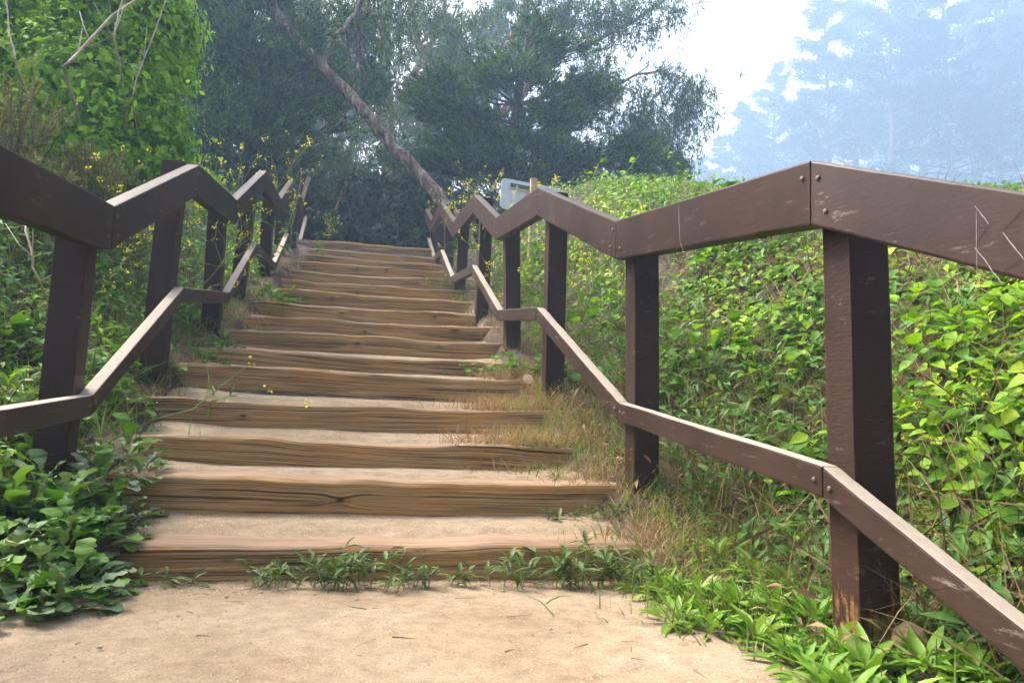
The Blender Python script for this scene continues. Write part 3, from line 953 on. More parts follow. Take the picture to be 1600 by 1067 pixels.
def stair_top_z(x, y):
    """upper surface of the flight where somebody could stand"""
    y = np.asarray(y, float)
    i = np.clip(np.searchsorted(np.array(STEP_Y), y) - 1, 0, 15)
    return np.array(STEP_Z)[i]


def grass_z(x, y):
    t = terrain_z(x, y)
    ins = (np.abs(x) < 1.22) & (y > 3.0) & (y < 12.5)
    return np.where(ins, np.maximum(stair_top_z(x, y), t), np.maximum(t, np.where(np.abs(x) < 1.5, 0.0, t))) - 0.01


DRY = [(0.95, 4.2, 0.42, 0.30, 1500, 0.9), (0.98, 4.75, 0.42, 0.35, 1600, 0.9), (1.08, 5.2, 0.35, 0.35, 900, 0.8), (1.25, 3.6, 0.3, 0.4, 700, 0.6), (1.3, 3.0, 0.35, 0.3, 500, 0.6),
       (1.5, 2.7, 0.5, 0.8, 1600, 0.7), (1.75, 2.3, 0.4, 0.6, 900, 0.7), (1.8, 3.4, 0.6, 0.8, 900, 0.8), (1.5, 4.6, 0.4, 0.9, 600, 1.1), (1.6, 6.2, 0.5, 1.4, 700, 1.2), (1.2, 7.5, 0.3, 1.0, 300, 0.9),
       (-1.32, 5.15, 0.24, 0.3, 700, 0.4), (-1.3, 4.7, 0.22, 0.3, 350, 0.4), (-1.25, 6.9, 0.22, 0.35, 300, 0.6), (-1.15, 7.7, 0.25, 0.5, 350, 0.7), (-1.6, 6.0, 0.5, 2.0, 500, 1.0),
       (-1.1, 10.0, 0.3, 1.0, 300, 0.8), (1.05, 10.5, 0.3, 1.0, 250, 0.8), (2.6, 3.0, 1.2, 1.6, 500, 1.0), (-2.0, 4.0, 0.6, 1.2, 400, 1.2)]
GRN = [(1.25, 2.55, 0.35, 0.4, 500, 0.8), (1.5, 2.0, 0.35, 0.4, 450, 0.9), (1.6, 2.9, 0.5, 0.7, 600, 1.1), (2.2, 3.6, 0.9, 1.2, 900, 1.8), (1.9, 4.8, 0.6, 1.2, 900, 1.7), (0.98, 4.35, 0.3, 0.2, 350, 0.8), (1.0, 4.8, 0.3, 0.2, 300, 0.8),(1.06, 3.95, 0.25, 0.25, 260, 0.8), (1.12, 4.4, 0.35, 0.3, 200, 0.8), (1.35, 3.2, 0.35, 0.5, 300, 0.8), (1.35, 2.3, 0.4, 0.6, 260, 0.8), (1.7, 5.5, 0.5, 2.5, 900, 1.5),
       (1.9, 8.0, 0.7, 2.0, 900, 1.8), (2.6, 4.5, 1.4, 2.4, 900, 1.9), (2.8, 2.8, 1.2, 1.4, 500, 1.6), (2.6, 7.5, 1.2, 2.5, 900, 2.0), (-2.0, 5.0, 0.8, 2.0, 900, 2.0), (-2.0, 3.6, 0.6, 1.0, 500, 1.8), (-1.55, 4.2, 0.3, 0.8, 350, 1.4), (-1.5, 6.5, 0.4, 2.0, 600, 1.4), (-1.6, 9.0, 0.5, 2.0, 500, 1.4), (2.2, 2.6, 0.6, 1.2, 350, 1.2),
       (-1.5, 3.2, 0.4, 0.8, 200, 1.2), (1.85, 1.9, 0.5, 0.5, 200, 1.0)]
grass("dry_grass", "straw coloured dry grass along the edges of the stairs", M_DRY, DRY, 1, 0.20, 0.0036)
grass("green_grass", "thin green grass along the edges of the stairs", M_GRASS, GRN, 2, 0.20, 0.0042)

# dead stems in the banks (stuff)
g = Geo()
for (x0, x1, n) in ((1.5, 4.5, 6500), (-4.2, -1.5, 4500)):
    x, y = ground_pts(n, x0, x1, 1.4, 11)
    P = np.stack([x, y, terrain_z(x, y) + 0.22 * rng.random(n)], axis=1)
    D = norm(rng.normal(size=(n, 3)) + np.array((0, 0, 0.5)))
    strips(g, P, D, 0.12 + 0.3 * rng.random(n), 0.003 + 0.004 * rng.random(n), 0.3 * rng.random(n), 3)
tag(link("dead_stems", g.mesh("dead_stems"), M_TWIG), "tangled brown dead stems in the bank undergrowth", None, kind="stuff")

g = Geo()
for (x0, x1, n) in ((1.5, 4.2, 2600), (-3.6, -1.45, 1400)):
    x, y = ground_pts(n, x0, x1, 1.4, 11)
    m = fbm(x * 1.1, y * 1.1, s=111, o=2) > -0.05
    x, y = x[m], y[m]; n = len(x)
    P = np.stack([x, y, terrain_z(x, y)], axis=1)
    D = norm(np.stack([rng.normal(0, 0.5, n), rng.normal(0, 0.5, n), np.ones(n)], axis=1))
    strips(g, P, D, 0.25 + 0.35 * rng.random(n), 0.003 + 0.003 * rng.random(n), 0.1 + 0.4 * rng.random(n), 4)
tag(link("straw", g.mesh("straw"), M_DRY), "long straw coloured dry stems standing through the leaves on both banks", None, kind="stuff")

# grit and twigs on the path (stuff)
ICO = (np.array([(0, 0, .6), (.9, 0, .1), (.2, .8, .15), (-.8, .5, .1), (-.7, -.6, .15), (.3, -.85, .1), (0, 0, -.4)], float),
       np.array([(0, 1, 2), (0, 2, 3), (0, 3, 4), (0, 4, 5), (0, 5, 1), (6, 2, 1), (6, 3, 2), (6, 4, 3), (6, 5, 4), (6, 1, 5)]))
g = Geo()
GR8 = (np.array([(0, 0, .7), (.8, .5, 0), (-.7, .6, 0), (-.6, -.7, 0), (.7, -.6, 0)], float), np.array([(0, 1, 2), (0, 2, 3), (0, 3, 4), (0, 4, 1)]))


def grit(n, x0, x1, y0, y1, zf, smin, smax, power):
    x = rng.uniform(x0, x1, n); y = rng.uniform(y0, y1, n)
    m = fbm(x * 2.3, y * 2.3, s=77, o=3) > -0.25 + 0.35 * rng.normal(size=n)
    x, y = x[m], y[m]; n = len(x)
    P = np.stack([x, y, zf(x, y) - 0.0004], axis=1)
    a = rng.random(n) * 6.283
    d = np.stack([np.cos(a), np.sin(a), rng.normal(0, 0.2, n)], axis=1)
    scatter(g, GR8[0], GR8[1], P, basis(d), smin + (smax - smin) * rng.random(n) ** power)


grit(26000, -1.4, 1.5, 1.35, 3.0, path_z, 0.0015, 0.0065, 5)
grit(9000, -1.2, 1.2, 2.75, 3.0, path_z, 0.0015, 0.0065, 4)
for i in range(4):
    y0, y1 = STEP_Y[i], STEP_Y[i + 1]
    grit(7000, -1.15, 1.15, y0 + 0.15, y1 - 0.01, lambda X, Y, i=i: TREAD_Z[i](X, Y), 0.0014, 0.0055, 4)
tag(link("gravel", g.mesh("gravel"), M_GRIT), "tiny grit stones on the sand path and treads", None, kind="stuff")
g = Geo()
n = 260
x = rng.uniform(-1.2, 1.25, n); y = 2.98 - 0.28 * rng.random(n) ** 2 + 0.02
y[:70] = rng.uniform(1.6, 2.9, 70)
P = np.stack([x, y, path_z(x, y) + 0.004], axis=1)
D = norm(rng.normal(size=(n, 3)) * np.array((1, 1, 0.06)))
strips(g, P, D, 0.02 + 0.07 * rng.random(n) ** 2, 0.0015 + 0.002 * rng.random(n), 0.02 * np.ones(n), 3)
tag(link("twig_litter", g.mesh("twig_litter"), M_TWIG), "fine twigs and straw on the sand below the first step", None, kind="stuff")

# ------------------------------------------------------------------ single small things on the ground


def stone(name, label, loc, r, mat, seed):
    bm = bmesh.new()
    bmesh.ops.create_icosphere(bm, subdivisions=3, radius=1)
    for v in bm.verts:
        c = np.array(v.co)
        k = 1 + 0.25 * float(fbm(np.array([c[0] * 1.3 + seed]), np.array([c[1] * 1.3]), np.array([c[2] * 1.3]), s=seed, o=3)[0])
        v.co = (c[0] * r[0] * k, c[1] * r[1] * k, c[2] * r[2] * k)
    me = bpy.data.meshes.new(name); bm.to_mesh(me); bm.free()
    me.polygons.foreach_set("use_smooth", [True] * len(me.polygons))
    return tag(link(name, me, mat, None, loc), label, "stone")


p = at(1462, 985, 1.75)
M_TANSTONE = mat_simple("tan_stone", [(0.3, (0.22, 0.13, 0.07)), (0.7, (0.45, 0.30, 0.17))], rough=0.9, bump=0.5)
stone("stone", "tan rounded stone half hidden in leaves under the lower rail", (p[0], p[1] + 0.1, tz(p[0], p[1] + 0.1) + 0.02), (0.05, 0.045, 0.04), M_TANSTONE, 3)
for (px, py, r, lab) in ((160, 972, 0.007, "small dark pebble on the sand under the broad weed leaves"), (355, 912, 0.008, "brown pebble on the sand just below the first step"),
                         (860, 985, 0.006, "dark pebble on the bare sand in front of the stairs"), (280, 935, 0.006, "bluish pebble on the sand")):
    Y = 0.66 * 1130 / (py - 640 - (px - 580) * 0.035)
    q = at(px, py, Y)
    stone("pebble", lab, (q[0], q[1], 0.012), (r, r * 0.9, r * 0.6), M_STONE, int(px))
# two round pale leaves lying on the sixth step
OVAL = ([0, .1, .3, .6, .85, 1], [.2, .7, .98, 1, .7, .1])
M_PALE = mat_leaf("pale_leaf", [(0.1, (0.42, 0.33, 0.18)), (0.9, (0.58, 0.48, 0.30))], 0.7, 0.2, (1, 0.9, 0.7, 1))
for k, (px, py, lab, ro) in enumerate(((826, 600, "pale yellow round dead leaf resting against its twin below the weeds", -0.1), (848, 602, "pale yellow round dead leaf standing nearest the rail below the weeds", 0.15))):
    V, F = leaf_template(0.82, 8, 0.10, 0.12, 0.02, 0, OVAL, k)
    gg = Geo(); gg.add(V * 0.085, F)
    q = at(px, py, 5.02)
    o = tag(link("fallen_leaf", gg.mesh("fallen_leaf", True), M_PALE, None, (q[0], q[1], max(q[2], STEP_Z[3] + 0.03))), lab, "leaf", "pale round leaves on the step")
    o.rotation_euler = (1.15, ro, 0.0)
M_YLEAF = mat_leaf("yellow_leaf", [(0.1, (0.55, 0.38, 0.06)), (0.9, (0.70, 0.52, 0.10))], 0.6, 0.3, (1, 0.9, 0.5, 1))
V, F = leaf_template(0.6, 8, 0.2, 0.3, 0.2, 0.1, PROF_RADISH, 77)
gg = Geo(); gg.add(V * 0.085, F)
q = at(1468, 772, 2.6)
o = tag(link("fallen_leaf", gg.mesh("fallen_leaf", True), M_YLEAF, None, tuple(q)), "curled yellow leaf caught among green stems beside the nearest post", "leaf")
o.rotation_euler = (0.7, 0.2, -1.2)

# ------------------------------------------------------------------ broad-leaved weeds beside the first steps
ORD = ["first", "second", "third", "fourth", "fifth", "sixth", "seventh", "eighth", "ninth", "tenth", "eleventh", "twelfth", "thirteenth", "fourteenth", "fifteenth", "sixteenth",
       "seventeenth", "eighteenth", "nineteenth", "twentieth"]


def site(px, Y, py=800):
    x = float(at(px, py, Y)[0])
    z = float(grass_z(np.array([x]), np.array([Y]))[0])
    return (x, Y, z)


RAD = [(40, 2.50, 16, .17, "dusty wild radish clump sprawling flat on the sand"), (120, 2.62, 20, .18, "dusty grey green wild radish spreading over the path edge"),
       (20, 2.85, 20, .19, "wild radish with upright bright leaves below the level lower rail"), (105, 2.95, 22, .20, "tall wild radish with fresh yellow green leaves near the first step"),
       (160, 3.12, 18, .17, "wild radish leaning over the end of the second step"), (60, 3.30, 20, .19, "wild radish growing right under the lower rail joint"),
       (150, 3.45, 18, .16, "wild radish with wavy leaves touching the third step end"), (185, 3.75, 14, .14, "small wild radish between lower rail and fourth step"),
       (-40, 3.1, 18, .19, "wild radish at the picture edge below the lower rail"), (10, 3.75, 20, .20, "wild radish behind the lower rail beside the leaning post"),
       (60, 4.1, 20, .19, "wild radish with blue green leaves just behind the first visible post"), (-20, 4.5, 20, .2, "wild radish on the bank between the two rails at the edge"),
       (170, 4.4, 18, .17, "wild radish filling the gap behind the sloping lower rail"), (215, 5.0, 16, .15, "wild radish at the foot of the second visible post"),
       (300, 5.55, 14, .13, "little wild radish spilling onto the sixth step"), (330, 5.9, 14, .12, "little wild radish beside the third visible post"),
       (430, 8.2, 16, .16, "wild radish clump under the far lower rail peak"), (400, 7.6, 14, .15, "wild radish clump at the foot of the fourth visible post")]
RAD += [(70, 2.75, 18, .17, "dusty wild radish in the middle of the patch before the first step"), (-10, 2.6, 18, .18, "dusty wild radish at the bottom corner of the patch"),
        (135, 2.82, 18, .16, "wild radish whose leaves hide the end of the first step"), (175, 3.3, 16, .15, "wild radish reaching over the second tread"),
        (100, 3.2, 18, .18, "upright wild radish below the joint of the lower rail"), (20, 3.15, 18, .18, "upright wild radish under the level lower rail"), (215, 3.55, 12, .12, "small dusty wild radish on the third tread")]
for (px, Y, n, s, lab) in RAD:
    loc = site(px, Y)
    near = Y < 3.7
    rosette("wild_radish", lab, "weed", loc, int(n * 2.0), POOL_DUSTY + POOL_RADISH[:3] if (Y < 2.9 or 3.25 < Y < 3.6) else POOL_RADISH + POOL_DUSTY[:2], s * (0.62 if near else 0.72), "wild radish along the shaded side of the stairs", 0.1, 0.13 if near else 0.14, 0.15, (0.25, -0.25, 0.05))

PLN = [(1010, 2.72, 16, .12, "grey green plantain rosette at the end of the first step"), (1080, 2.55, 20, .14, "broad plantain rosette with dusty leaves beyond the first step end"),
       (1150, 2.40, 22, .13, "plantain clump in the middle of the weeds beside the sand"), (1060, 2.30, 18, .11, "low plantain clump spreading onto the sand"),
       (1180, 2.10, 20, .12, "plantain clump on the sand edge in front of the nearest post"), (1270, 2.15, 22, .13, "plantain clump touching the nearest post base"),
       (1260, 1.85, 22, .12, "plantain rosette lowest on the sand before the nearest post"), (1350, 1.75, 24, .13, "fresh plantain clump hiding the foot of the nearest post"),
       (1440, 1.70, 22, .13, "plantain clump under the sloping lower rail"), (1400, 1.55, 20, .11, "plantain clump at the bottom edge below the lower rail"),
       (1330, 1.62, 20, .11, "small plantain clump at the bottom edge on sand"), (1120, 2.85, 16, .12, "plantain with upright leaves behind the weeds near second post"),
       (1520, 1.60, 18, .12, "shaded plantain clump beneath the lower rail at the corner"), (1230, 2.50, 16, .12, "plantain half hidden behind the clump beside the nearest post"),
       (1040, 2.62, 18, .12, "plantain on the bare corner between the first step and the weeds"), (1110, 2.45, 18, .12, "plantain crowded between two dusty rosettes"), (1105, 2.2, 18, .11, "low plantain creeping over the pale sand"), (1210, 2.28, 18, .12, "plantain just before the dry grass near the nearest post"),
       (1230, 1.95, 18, .11, "plantain on the sand nearer than the post foot"), (1310, 1.9, 18, .12, "plantain pressed against the sunny face of the nearest post"), (1290, 1.7, 18, .11, "plantain whose leaves lie flat on the sand at the bottom"), (1180, 2.65, 16, .12, "plantain surrounded by straw behind the rosettes"),
       (1560, 2.2, 18, .14, "plantain behind the sloping lower rail near yellow flowers"), (1480, 2.4, 18, .14, "plantain growing against the back of the nearest post")]
for (px, Y, n, s, lab) in PLN:
    x = float(at(px, 900, Y)[0])
    z = float(max(terrain_z(np.array([x]), np.array([Y]))[0], path_z(np.array([x]), np.array([Y]))[0])) - 0.005
    rosette("plantain", lab, "weed", (x, Y, z), int(n * 1.7), POOL_PLANTAIN, s * 0.85, "plantain clumps along the sand edge", 0.3, 0.03, 0.06, (-0.15, -0.15, 0.0))

KNT = [(415, 2.90, 45, .045, .10, .07, .07, "knotweed clump below the first step, nearest the radish"), (495, 2.86, 70, .055, .13, .09, .12, "dense knotweed clump in the middle of the first step"),
       (605, 2.86, 70, .055, .13, .09, .12, "knotweed clump with reddish seed heads below the first step"), (715, 2.88, 16, .05, .06, .05, .06, "tiny single knotweed sprig below the first step"),
       (290, 2.92, 22, .05, .12, .05, .05, "thin straggly knotweed by the shaded end of the first step"), (825, 2.86, 60, .055, .11, .09, .12, "knotweed clump below the worn end of the first step"),
       (905, 2.82, 90, .06, .14, .11, .15, "largest dark knotweed clump below the first step"), (980, 2.80, 70, .055, .16, .10, .11, "knotweed clump where the first step meets the plantain"),
       (900, 3.42, 36, .05, .12, .06, .07, "knotweed sprig on the first tread near the second post"), (960, 3.40, 40, .055, .12, .08, .12, "drying knotweed on the first tread against the second post"),
       (655, 2.87, 14, .045, .05, .04, .06, "small knotweed sprig at the edge of the dense clump")]
for (px, Y, n, s, rx, ry, h, lab) in KNT:
    x = float(at(px, 890, Y)[0])
    z = float(path_z(np.array([x]), np.array([Y]))[0]) if Y < 3 else STEP_Z[0] + 0.02
    mound("knotweed", lab, "weed", (x, Y, z), int(n * 1.7), POOL_KNOT, s * 1.2, rx * 1.15, ry * 1.1, h * 1.1, "knotweed on the lowest steps", max(5, n // 4))

# dark leafy clump on the sixth step next to the rail, and others that spill over the step ends
SPILL = [(800, 5.35, 60, .085, .28, .2, .20, "dark dusty weed clump spilling over the step above the pale leaves", POOL_BLUE), (760, 5.6, 40, .07, .2, .15, .14, "weed clump reaching farthest onto the sixth step", POOL_BLUE),
         (850, 5.2, 50, .09, .22, .2, .2, "weed clump between sloping lower rail and pale leaves", POOL_BLUE), (930, 4.9, 46, .10, .25, .25, .22, "broad leaved weed behind the sloping lower rail", POOL_BLUE),
         (700, 9.0, 90, .07, .25, .3, .20, "grey green weed clump on the high steps below the far rail", POOL_KNOT), (715, 8.6, 60, .07, .2, .25, .18, "grey green weed clump under the lower rail dip", POOL_KNOT)]
for (px, Y, n, s, rx, ry, h, lab, pl) in SPILL:
    loc = site(px, Y, 560)
    mound("leafy_weed", lab, "weed", loc, n, pl, s, rx, ry, h, "weeds over the step ends", 12)

for (px, Y, lab) in ((838, 8.7, "tall leafy weed hiding the post of the notice board"), (815, 9.0, "leafy weed in front of the notice board beside the rail")):
    mound("leafy_weed", lab, "weed", site(px, Y, 400), 90, POOL_BRAMBLE, 0.09, 0.3, 0.25, 1.0, "weeds before the notice board", 16)
# larger bramble plants on the bank
BRM = [(1150, 4.2, 520), (1240, 3.6, 470), (1120, 5.2, 440), (1060, 4.6, 560), (1180, 3.2, 640), (1450, 3.0, 480), (1530, 2.7, 560), (1480, 2.5, 640), (1560, 2.3, 700), (1440, 2.7, 560),
       (1240, 2.9, 590), (1590, 3.2, 450), (1100, 6.4, 400), (980, 7.0, 370), (930, 6.0, 420), (1500, 3.8, 420), (1150, 6.8, 380), (1330, 4.4, 430)]
BRM.sort(key=lambda b: b[1])
for k, (px, Y, py) in enumerate(BRM):
    q = at(px, py, Y)
    z = tz(q[0], Y)
    lab = "%s broad leaved bramble plant on the bank behind the rail, counting up the slope" % ORD[k]
    mound("bramble", lab, "bramble", (q[0], Y, z), 44, POOL_BRAMBLE if k % 3 else POOL_BLUE, 0.10 if Y > 3.4 else 0.085, 0.32, 0.32, 0.36, "bramble plants on the bank", 9)


# bramble shoots that stand up against the fog
def shoot(name, label, cat, base, pts, meshes, size, n, group):
    root = thing(name, label, cat, base, group)
    P = np.array(pts) - np.array(base)
    g = Geo(); tube(g, P, np.linspace(0.006, 0.002, len(P)), 5, False)
    link("stem", g.mesh("stem", True), M_STEM, root)
    for k in range(n):
        t = (0.15 + 0.85 * k / n) * (len(P) - 1)
        i = min(int(t), len(P) - 2); f = t - i
        p = P[i] * (1 - f) + P[i + 1] * f
        d = norm(np.array((rng.normal(), rng.normal(), 0.25)))
        put_leaf(meshes, root, p, d, size * (0.6 + 0.6 * rng.random()))
    return root


for k, (bx, by, Y, pts, lab) in enumerate((
        (1085, 330, 6.0, [(1082, 300), (1070, 270), (1085, 290)], "bramble shoot with big leaves drooping just above the top rail"),
        (1050, 330, 6.2, [(1062, 280), (1050, 245), (1030, 232)], "tallest bramble shoot against the fog beside the dark tree"),
        (960, 320, 6.5, [(965, 285), (985, 262), (1000, 240)], "thin arching bramble shoot above the rail dip"),
        (930, 310, 6.8, [(925, 280), (935, 255), (950, 245)], "bramble shoot with yellow flowers behind it above the rail"),
        (1000, 330, 6.4, [(1010, 300), (1020, 280), (1035, 272)], "short leafy bramble shoot above the rail dip"),
        (1130, 340, 6.0, [(1140, 312), (1160, 290), (1175, 283)], "low bramble shoot nearest the rail peak"))):
    b0 = at(bx, by, Y); b0[2] = min(b0[2], tz(b0[0], Y) + 0.1)
    shoot("bramble_shoot", lab, "bramble", tuple(b0), [b0, (b0 + at(*pts[0], Y)) / 2] + [at(a_, b_, Y) for a_, b_ in pts], POOL_BRAMBLE, 0.085, 10, "bramble shoots above the rail")


# ------------------------------------------------------------------ mustard
def mustard_parts(seed, h):
    r = np.random.default_rng(seed)
    gs, gl, gf = Geo(), Geo(), Geo()

    def branch(p, d, L, rad_, lvl):
        n = 6
        pts = [p]
        for k in range(n):
            d = norm(d + r.normal(size=3) * 0.16 + np.array((0, 0, 0.06)))
            pts.append(pts[-1] + d * L / n)
        tube(gs, pts, np.linspace(rad_, rad_ * 0.45, n + 1), 4, False)
        if lvl < 2:
            for k in range(2 if lvl else 6):
                t = 1 + int(r.integers(1, n - 1))
                dd = norm(d + r.normal(size=3) * np.array((0.8, 0.8, 0.25)))
                branch(pts[t], dd, L * (0.35 + 0.3 * r.random()), rad_ * 0.6, lvl + 1)
        m = int(r.integers(4, 8))
        c = pts[-1] + r.normal(size=(m, 3)) * 0.013
        dd = norm(r.normal(size=(m, 3)) + np.array((0, 0, 0.4)))
        cross = (np.array([(0, 0, 0), (.5, .35, .1), (1, 0, .0), (.35, -.5, .1), (0, -1, 0), (-.5, -.35, .1), (-1, 0, 0), (-.35, .5, .1), (0, 1, 0)], float),
                 np.array([(0, 1, 2), (0, 2, 3), (0, 3, 4), (0, 4, 5), (0, 5, 6), (0, 6, 7), (0, 7, 8), (0, 8, 1)]))
        scatter(gf, cross[0][:, [0, 2, 1]], cross[1], c, basis(dd), 0.0065 + 0.0035 * r.random(m))
        q = max(2, int(6 * L))
        tt = r.integers(1, n, q)
        P = np.array(pts)[tt]
        dn = norm(r.normal(size=(q, 3)) + np.array((0, 0, 0.7)))
        strips(gs, P, dn, np.full(q, 0.035), np.full(q, 0.003), np.zeros(q), 1)
    branch(np.zeros(3), np.array((r.normal() * 0.12, r.normal() * 0.12, 1.0)), h, 0.0048, 0)
    m = 16
    P = np.stack([r.normal(0, 0.03, m), r.normal(0, 0.03, m), h * 0.55 * r.random(m) ** 1.5], axis=1)
    d = norm(np.stack([r.normal(size=m), r.normal(size=m), 0.25 + 0.3 * r.random(m)], axis=1))
    T = leaf_template(0.38, 5, 0.15, 0.4, 0.1, 0.1, PROF_RADISH, seed)
    scatter(gl, T[0], T[1], P, basis(d), 0.06 + 0.10 * r.random(m))
    ms, ml, mf = gs.mesh("stem"), gl.mesh("foliage", True), gf.mesh("blossoms")
    ms.materials.append(M_STEM); ml.materials.append(M_RADISH); mf.materials.append(M_YELLOW)
    return ms, ml, mf


MUST = [mustard_parts(300 + k, 0.75 + 0.08 * k) for k in range(6)]


def mustard(label, loc, k, s, rz, lean=(0, 0), group="flowering mustard plants"):
    root = thing("mustard_plant", label, "mustard plant", loc, group)
    root.rotation_euler = (lean[0], lean[1], rz); root.scale = (s, s, s)
    for nm, me in zip(("stem", "foliage", "blossoms"), MUST[k % 6]):
        o = link(nm, me, None, root)
        if nm == "blossoms":
            o["kind"] = "stuff"
    return root


ML = [(-1.55, 5.35, .8), (-1.45, 5.75, 1.0), (-1.7, 5.95, 1.0), (-1.75, 6.3, 1.1), (-1.5, 6.45, 1.0), (-1.45, 6.7, 1.15), (-1.6, 7.2, 1.3), (-1.4, 7.8, 1.2), (-1.5, 8.4, 1.3),
      (-1.38, 9.1, 1.1), (-1.55, 9.8, 1.3), (-1.3, 10.6, 1.1), (-1.0, 11.4, .8), (-0.95, 12.4, .7)]
for k, (x, Y, s) in enumerate(ML):
    mustard("%s yellow mustard plant up the shaded side of the stairs, counting from the bottom" % ORD[k], (x, Y, float(grass_z(np.array([x]), np.array([Y]))[0])), k, s, k * 1.7, (rng.normal(0, .1), rng.normal(0.05, .12)), "mustard up the shaded side")
MR = [(2.35, 1.95, .5), (2.05, 2.35, .55), (1.55, 5.35, 1.0), (1.35, 5.75, .9), (1.75, 5.9, 1.1), (1.5, 6.35, 1.1), (1.3, 6.7, 1.0), (1.75, 7.0, 1.3), (1.4, 7.4, 1.1), (1.25, 7.9, 1.0), (1.6, 8.2, 1.3), (1.35, 8.8, 1.2),
      (1.2, 9.3, 1.1), (1.5, 9.9, 1.3), (1.15, 10.4, 1.1), (1.3, 11.2, 1.2), (1.05, 11.9, 1.0), (1.25, 12.8, 1.2)]
for k, (x, Y, s) in enumerate(MR):
    mustard("%s yellow mustard plant up the bank side of the stairs, counting from the bottom" % ORD[k], (x, Y, float(grass_z(np.array([x]), np.array([Y]))[0])), k + 2, s, k * 2.1, (rng.normal(0, .1), rng.normal(-0.08, .12)), "mustard up the bank side")
# one stem that has fallen across the lower steps
pp = [at(170, 690, 3.75), at(240, 655, 3.85), at(300, 640, 3.9), at(350, 600, 3.95), at(395, 565, 4.0)]
root = thing("mustard_plant", "mustard stem leaning out over the fourth and fifth steps", "mustard plant", tuple(pp[0]))
g = Geo(); tube(g, np.array(pp) - pp[0], np.linspace(0.004, 0.002, 5), 4, False)
br = [[at(300, 640, 3.9), at(360, 618, 3.92), at(420, 606, 3.95)], [at(330, 620, 3.92), at(400, 622, 3.92), at(480, 626, 3.93)], [at(240, 655, 3.85), at(215, 610, 3.85), at(180, 580, 3.85)]]
for b in br:
    tube(g, np.array(b) - pp[0], np.linspace(0.0022, 0.0012, 3), 4, False)
link("stem", g.mesh("stem"), M_STEM, root)
gf = Geo()
pf = np.concatenate([np.array([b[-1] for b in br] + [pp[-1]]) - pp[0]] * 4) + rng.normal(size=(16, 3)) * 0.012
scatter(gf, LEAF2[0], LEAF2[1], pf, basis(rng.normal(size=(16, 3))), np.full(16, 0.017))
o = link("blossoms", gf.mesh("blossoms"), M_YELLOW, root); o["kind"] = "stuff"
for k in range(16):
    b = (br + [pp])[k % 4]; t = rng.random()
    p = b[0] * (1 - t) + b[1] * t - pp[0]
    put_leaf(POOL_KNOT, root, p, norm(rng.normal(size=3) + np.array((0, 0, 0.3))), 0.05 + 0.03 * rng.random())

# ------------------------------------------------------------------ notice board seen from behind
SY = 9.6
c = at(832, 305, SY)
M_PANEL = mat_simple("grey_sign_panel", [(0.3, (0.42, 0.45, 0.50)), (0.7, (0.55, 0.58, 0.62))], (2, 2, 2), 4, 0.45, 0.05, 0.002, 0.5)
M_STRIP = mat_simple("green_strip", [(0.3, (0.05, 0.09, 0.07)), (0.7, (0.09, 0.14, 0.11))], rough=0.5, bump=0)
M_WOOD = mat_simple("pale_wood_post", [(0.3, (0.36, 0.25, 0.15)), (0.7, (0.52, 0.40, 0.27))], (30, 30, 2), 4, 0.8, 0.2, 0.004)
gz = tz(c[0], SY)
root = thing("notice_board", "pale grey notice board on a wooden post seen from behind above the rail peak", "sign", (c[0], SY, gz))
bm = bmesh.new()
w_, h_, r_ = 0.86, 0.46, 0.06
prof = []
for qx, qz, a0 in ((w_ / 2 - r_, h_ / 2 - r_, 0), (-w_ / 2 + r_, h_ / 2 - r_, 90), (-w_ / 2 + r_, -h_ / 2 + r_, 180), (w_ / 2 - r_, -h_ / 2 + r_, 270)):
    for t in range(5):
        a_ = rad(a0 + t * 22.5)
        prof.append((qx + r_ * math.cos(a_), qz + r_ * math.sin(a_)))
f1 = [bm.verts.new((x, 0, z)) for x, z in prof]; f2 = [bm.verts.new((x, 0.012, z)) for x, z in prof]
bm.faces.new(f1); bm.faces.new(f2[::-1])
for k in range(len(prof)):
    bm.faces.new((f1[k], f1[(k + 1) % len(prof)], f2[(k + 1) % len(prof)], f2[k]))
bmesh.ops.recalc_face_normals(bm, faces=bm.faces)
me = bpy.data.meshes.new("panel"); bm.to_mesh(me); bm.free()
pz = c[2] - gz - 0.03
o = link("panel", me, M_PANEL, root, (-0.02, 0.05, pz)); o.rotation_euler = (-0.15, 0.06, 0.1)


def box_mesh(name, sx, sy, sz, bev=0.004):
    bm = bmesh.new()
    bmesh.ops.create_cube(bm, size=1)
    for v in bm.verts:
        v.co = (v.co.x * sx, v.co.y * sy, v.co.z * sz)
    bmesh.ops.bevel(bm, geom=list(bm.edges), offset=bev, segments=2, affect='EDGES')
    me = bpy.data.meshes.new(name); bm.to_mesh(me); bm.free()
    return me


link("post", box_mesh("post", 0.09, 0.09, pz + 0.50, 0.008), M_WOOD, root, (0.0, -0.05, (pz + 0.04) / 2 - 0.02))
o = link("dark_bar", box_mesh("dark_bar", 0.6, 0.025, 0.05), M_STRIP, root, (-0.02, 0.028, pz + 0.13)); o.rotation_euler = (0, 0.06, 0.1)  # dark green bar across the upper part of the panel

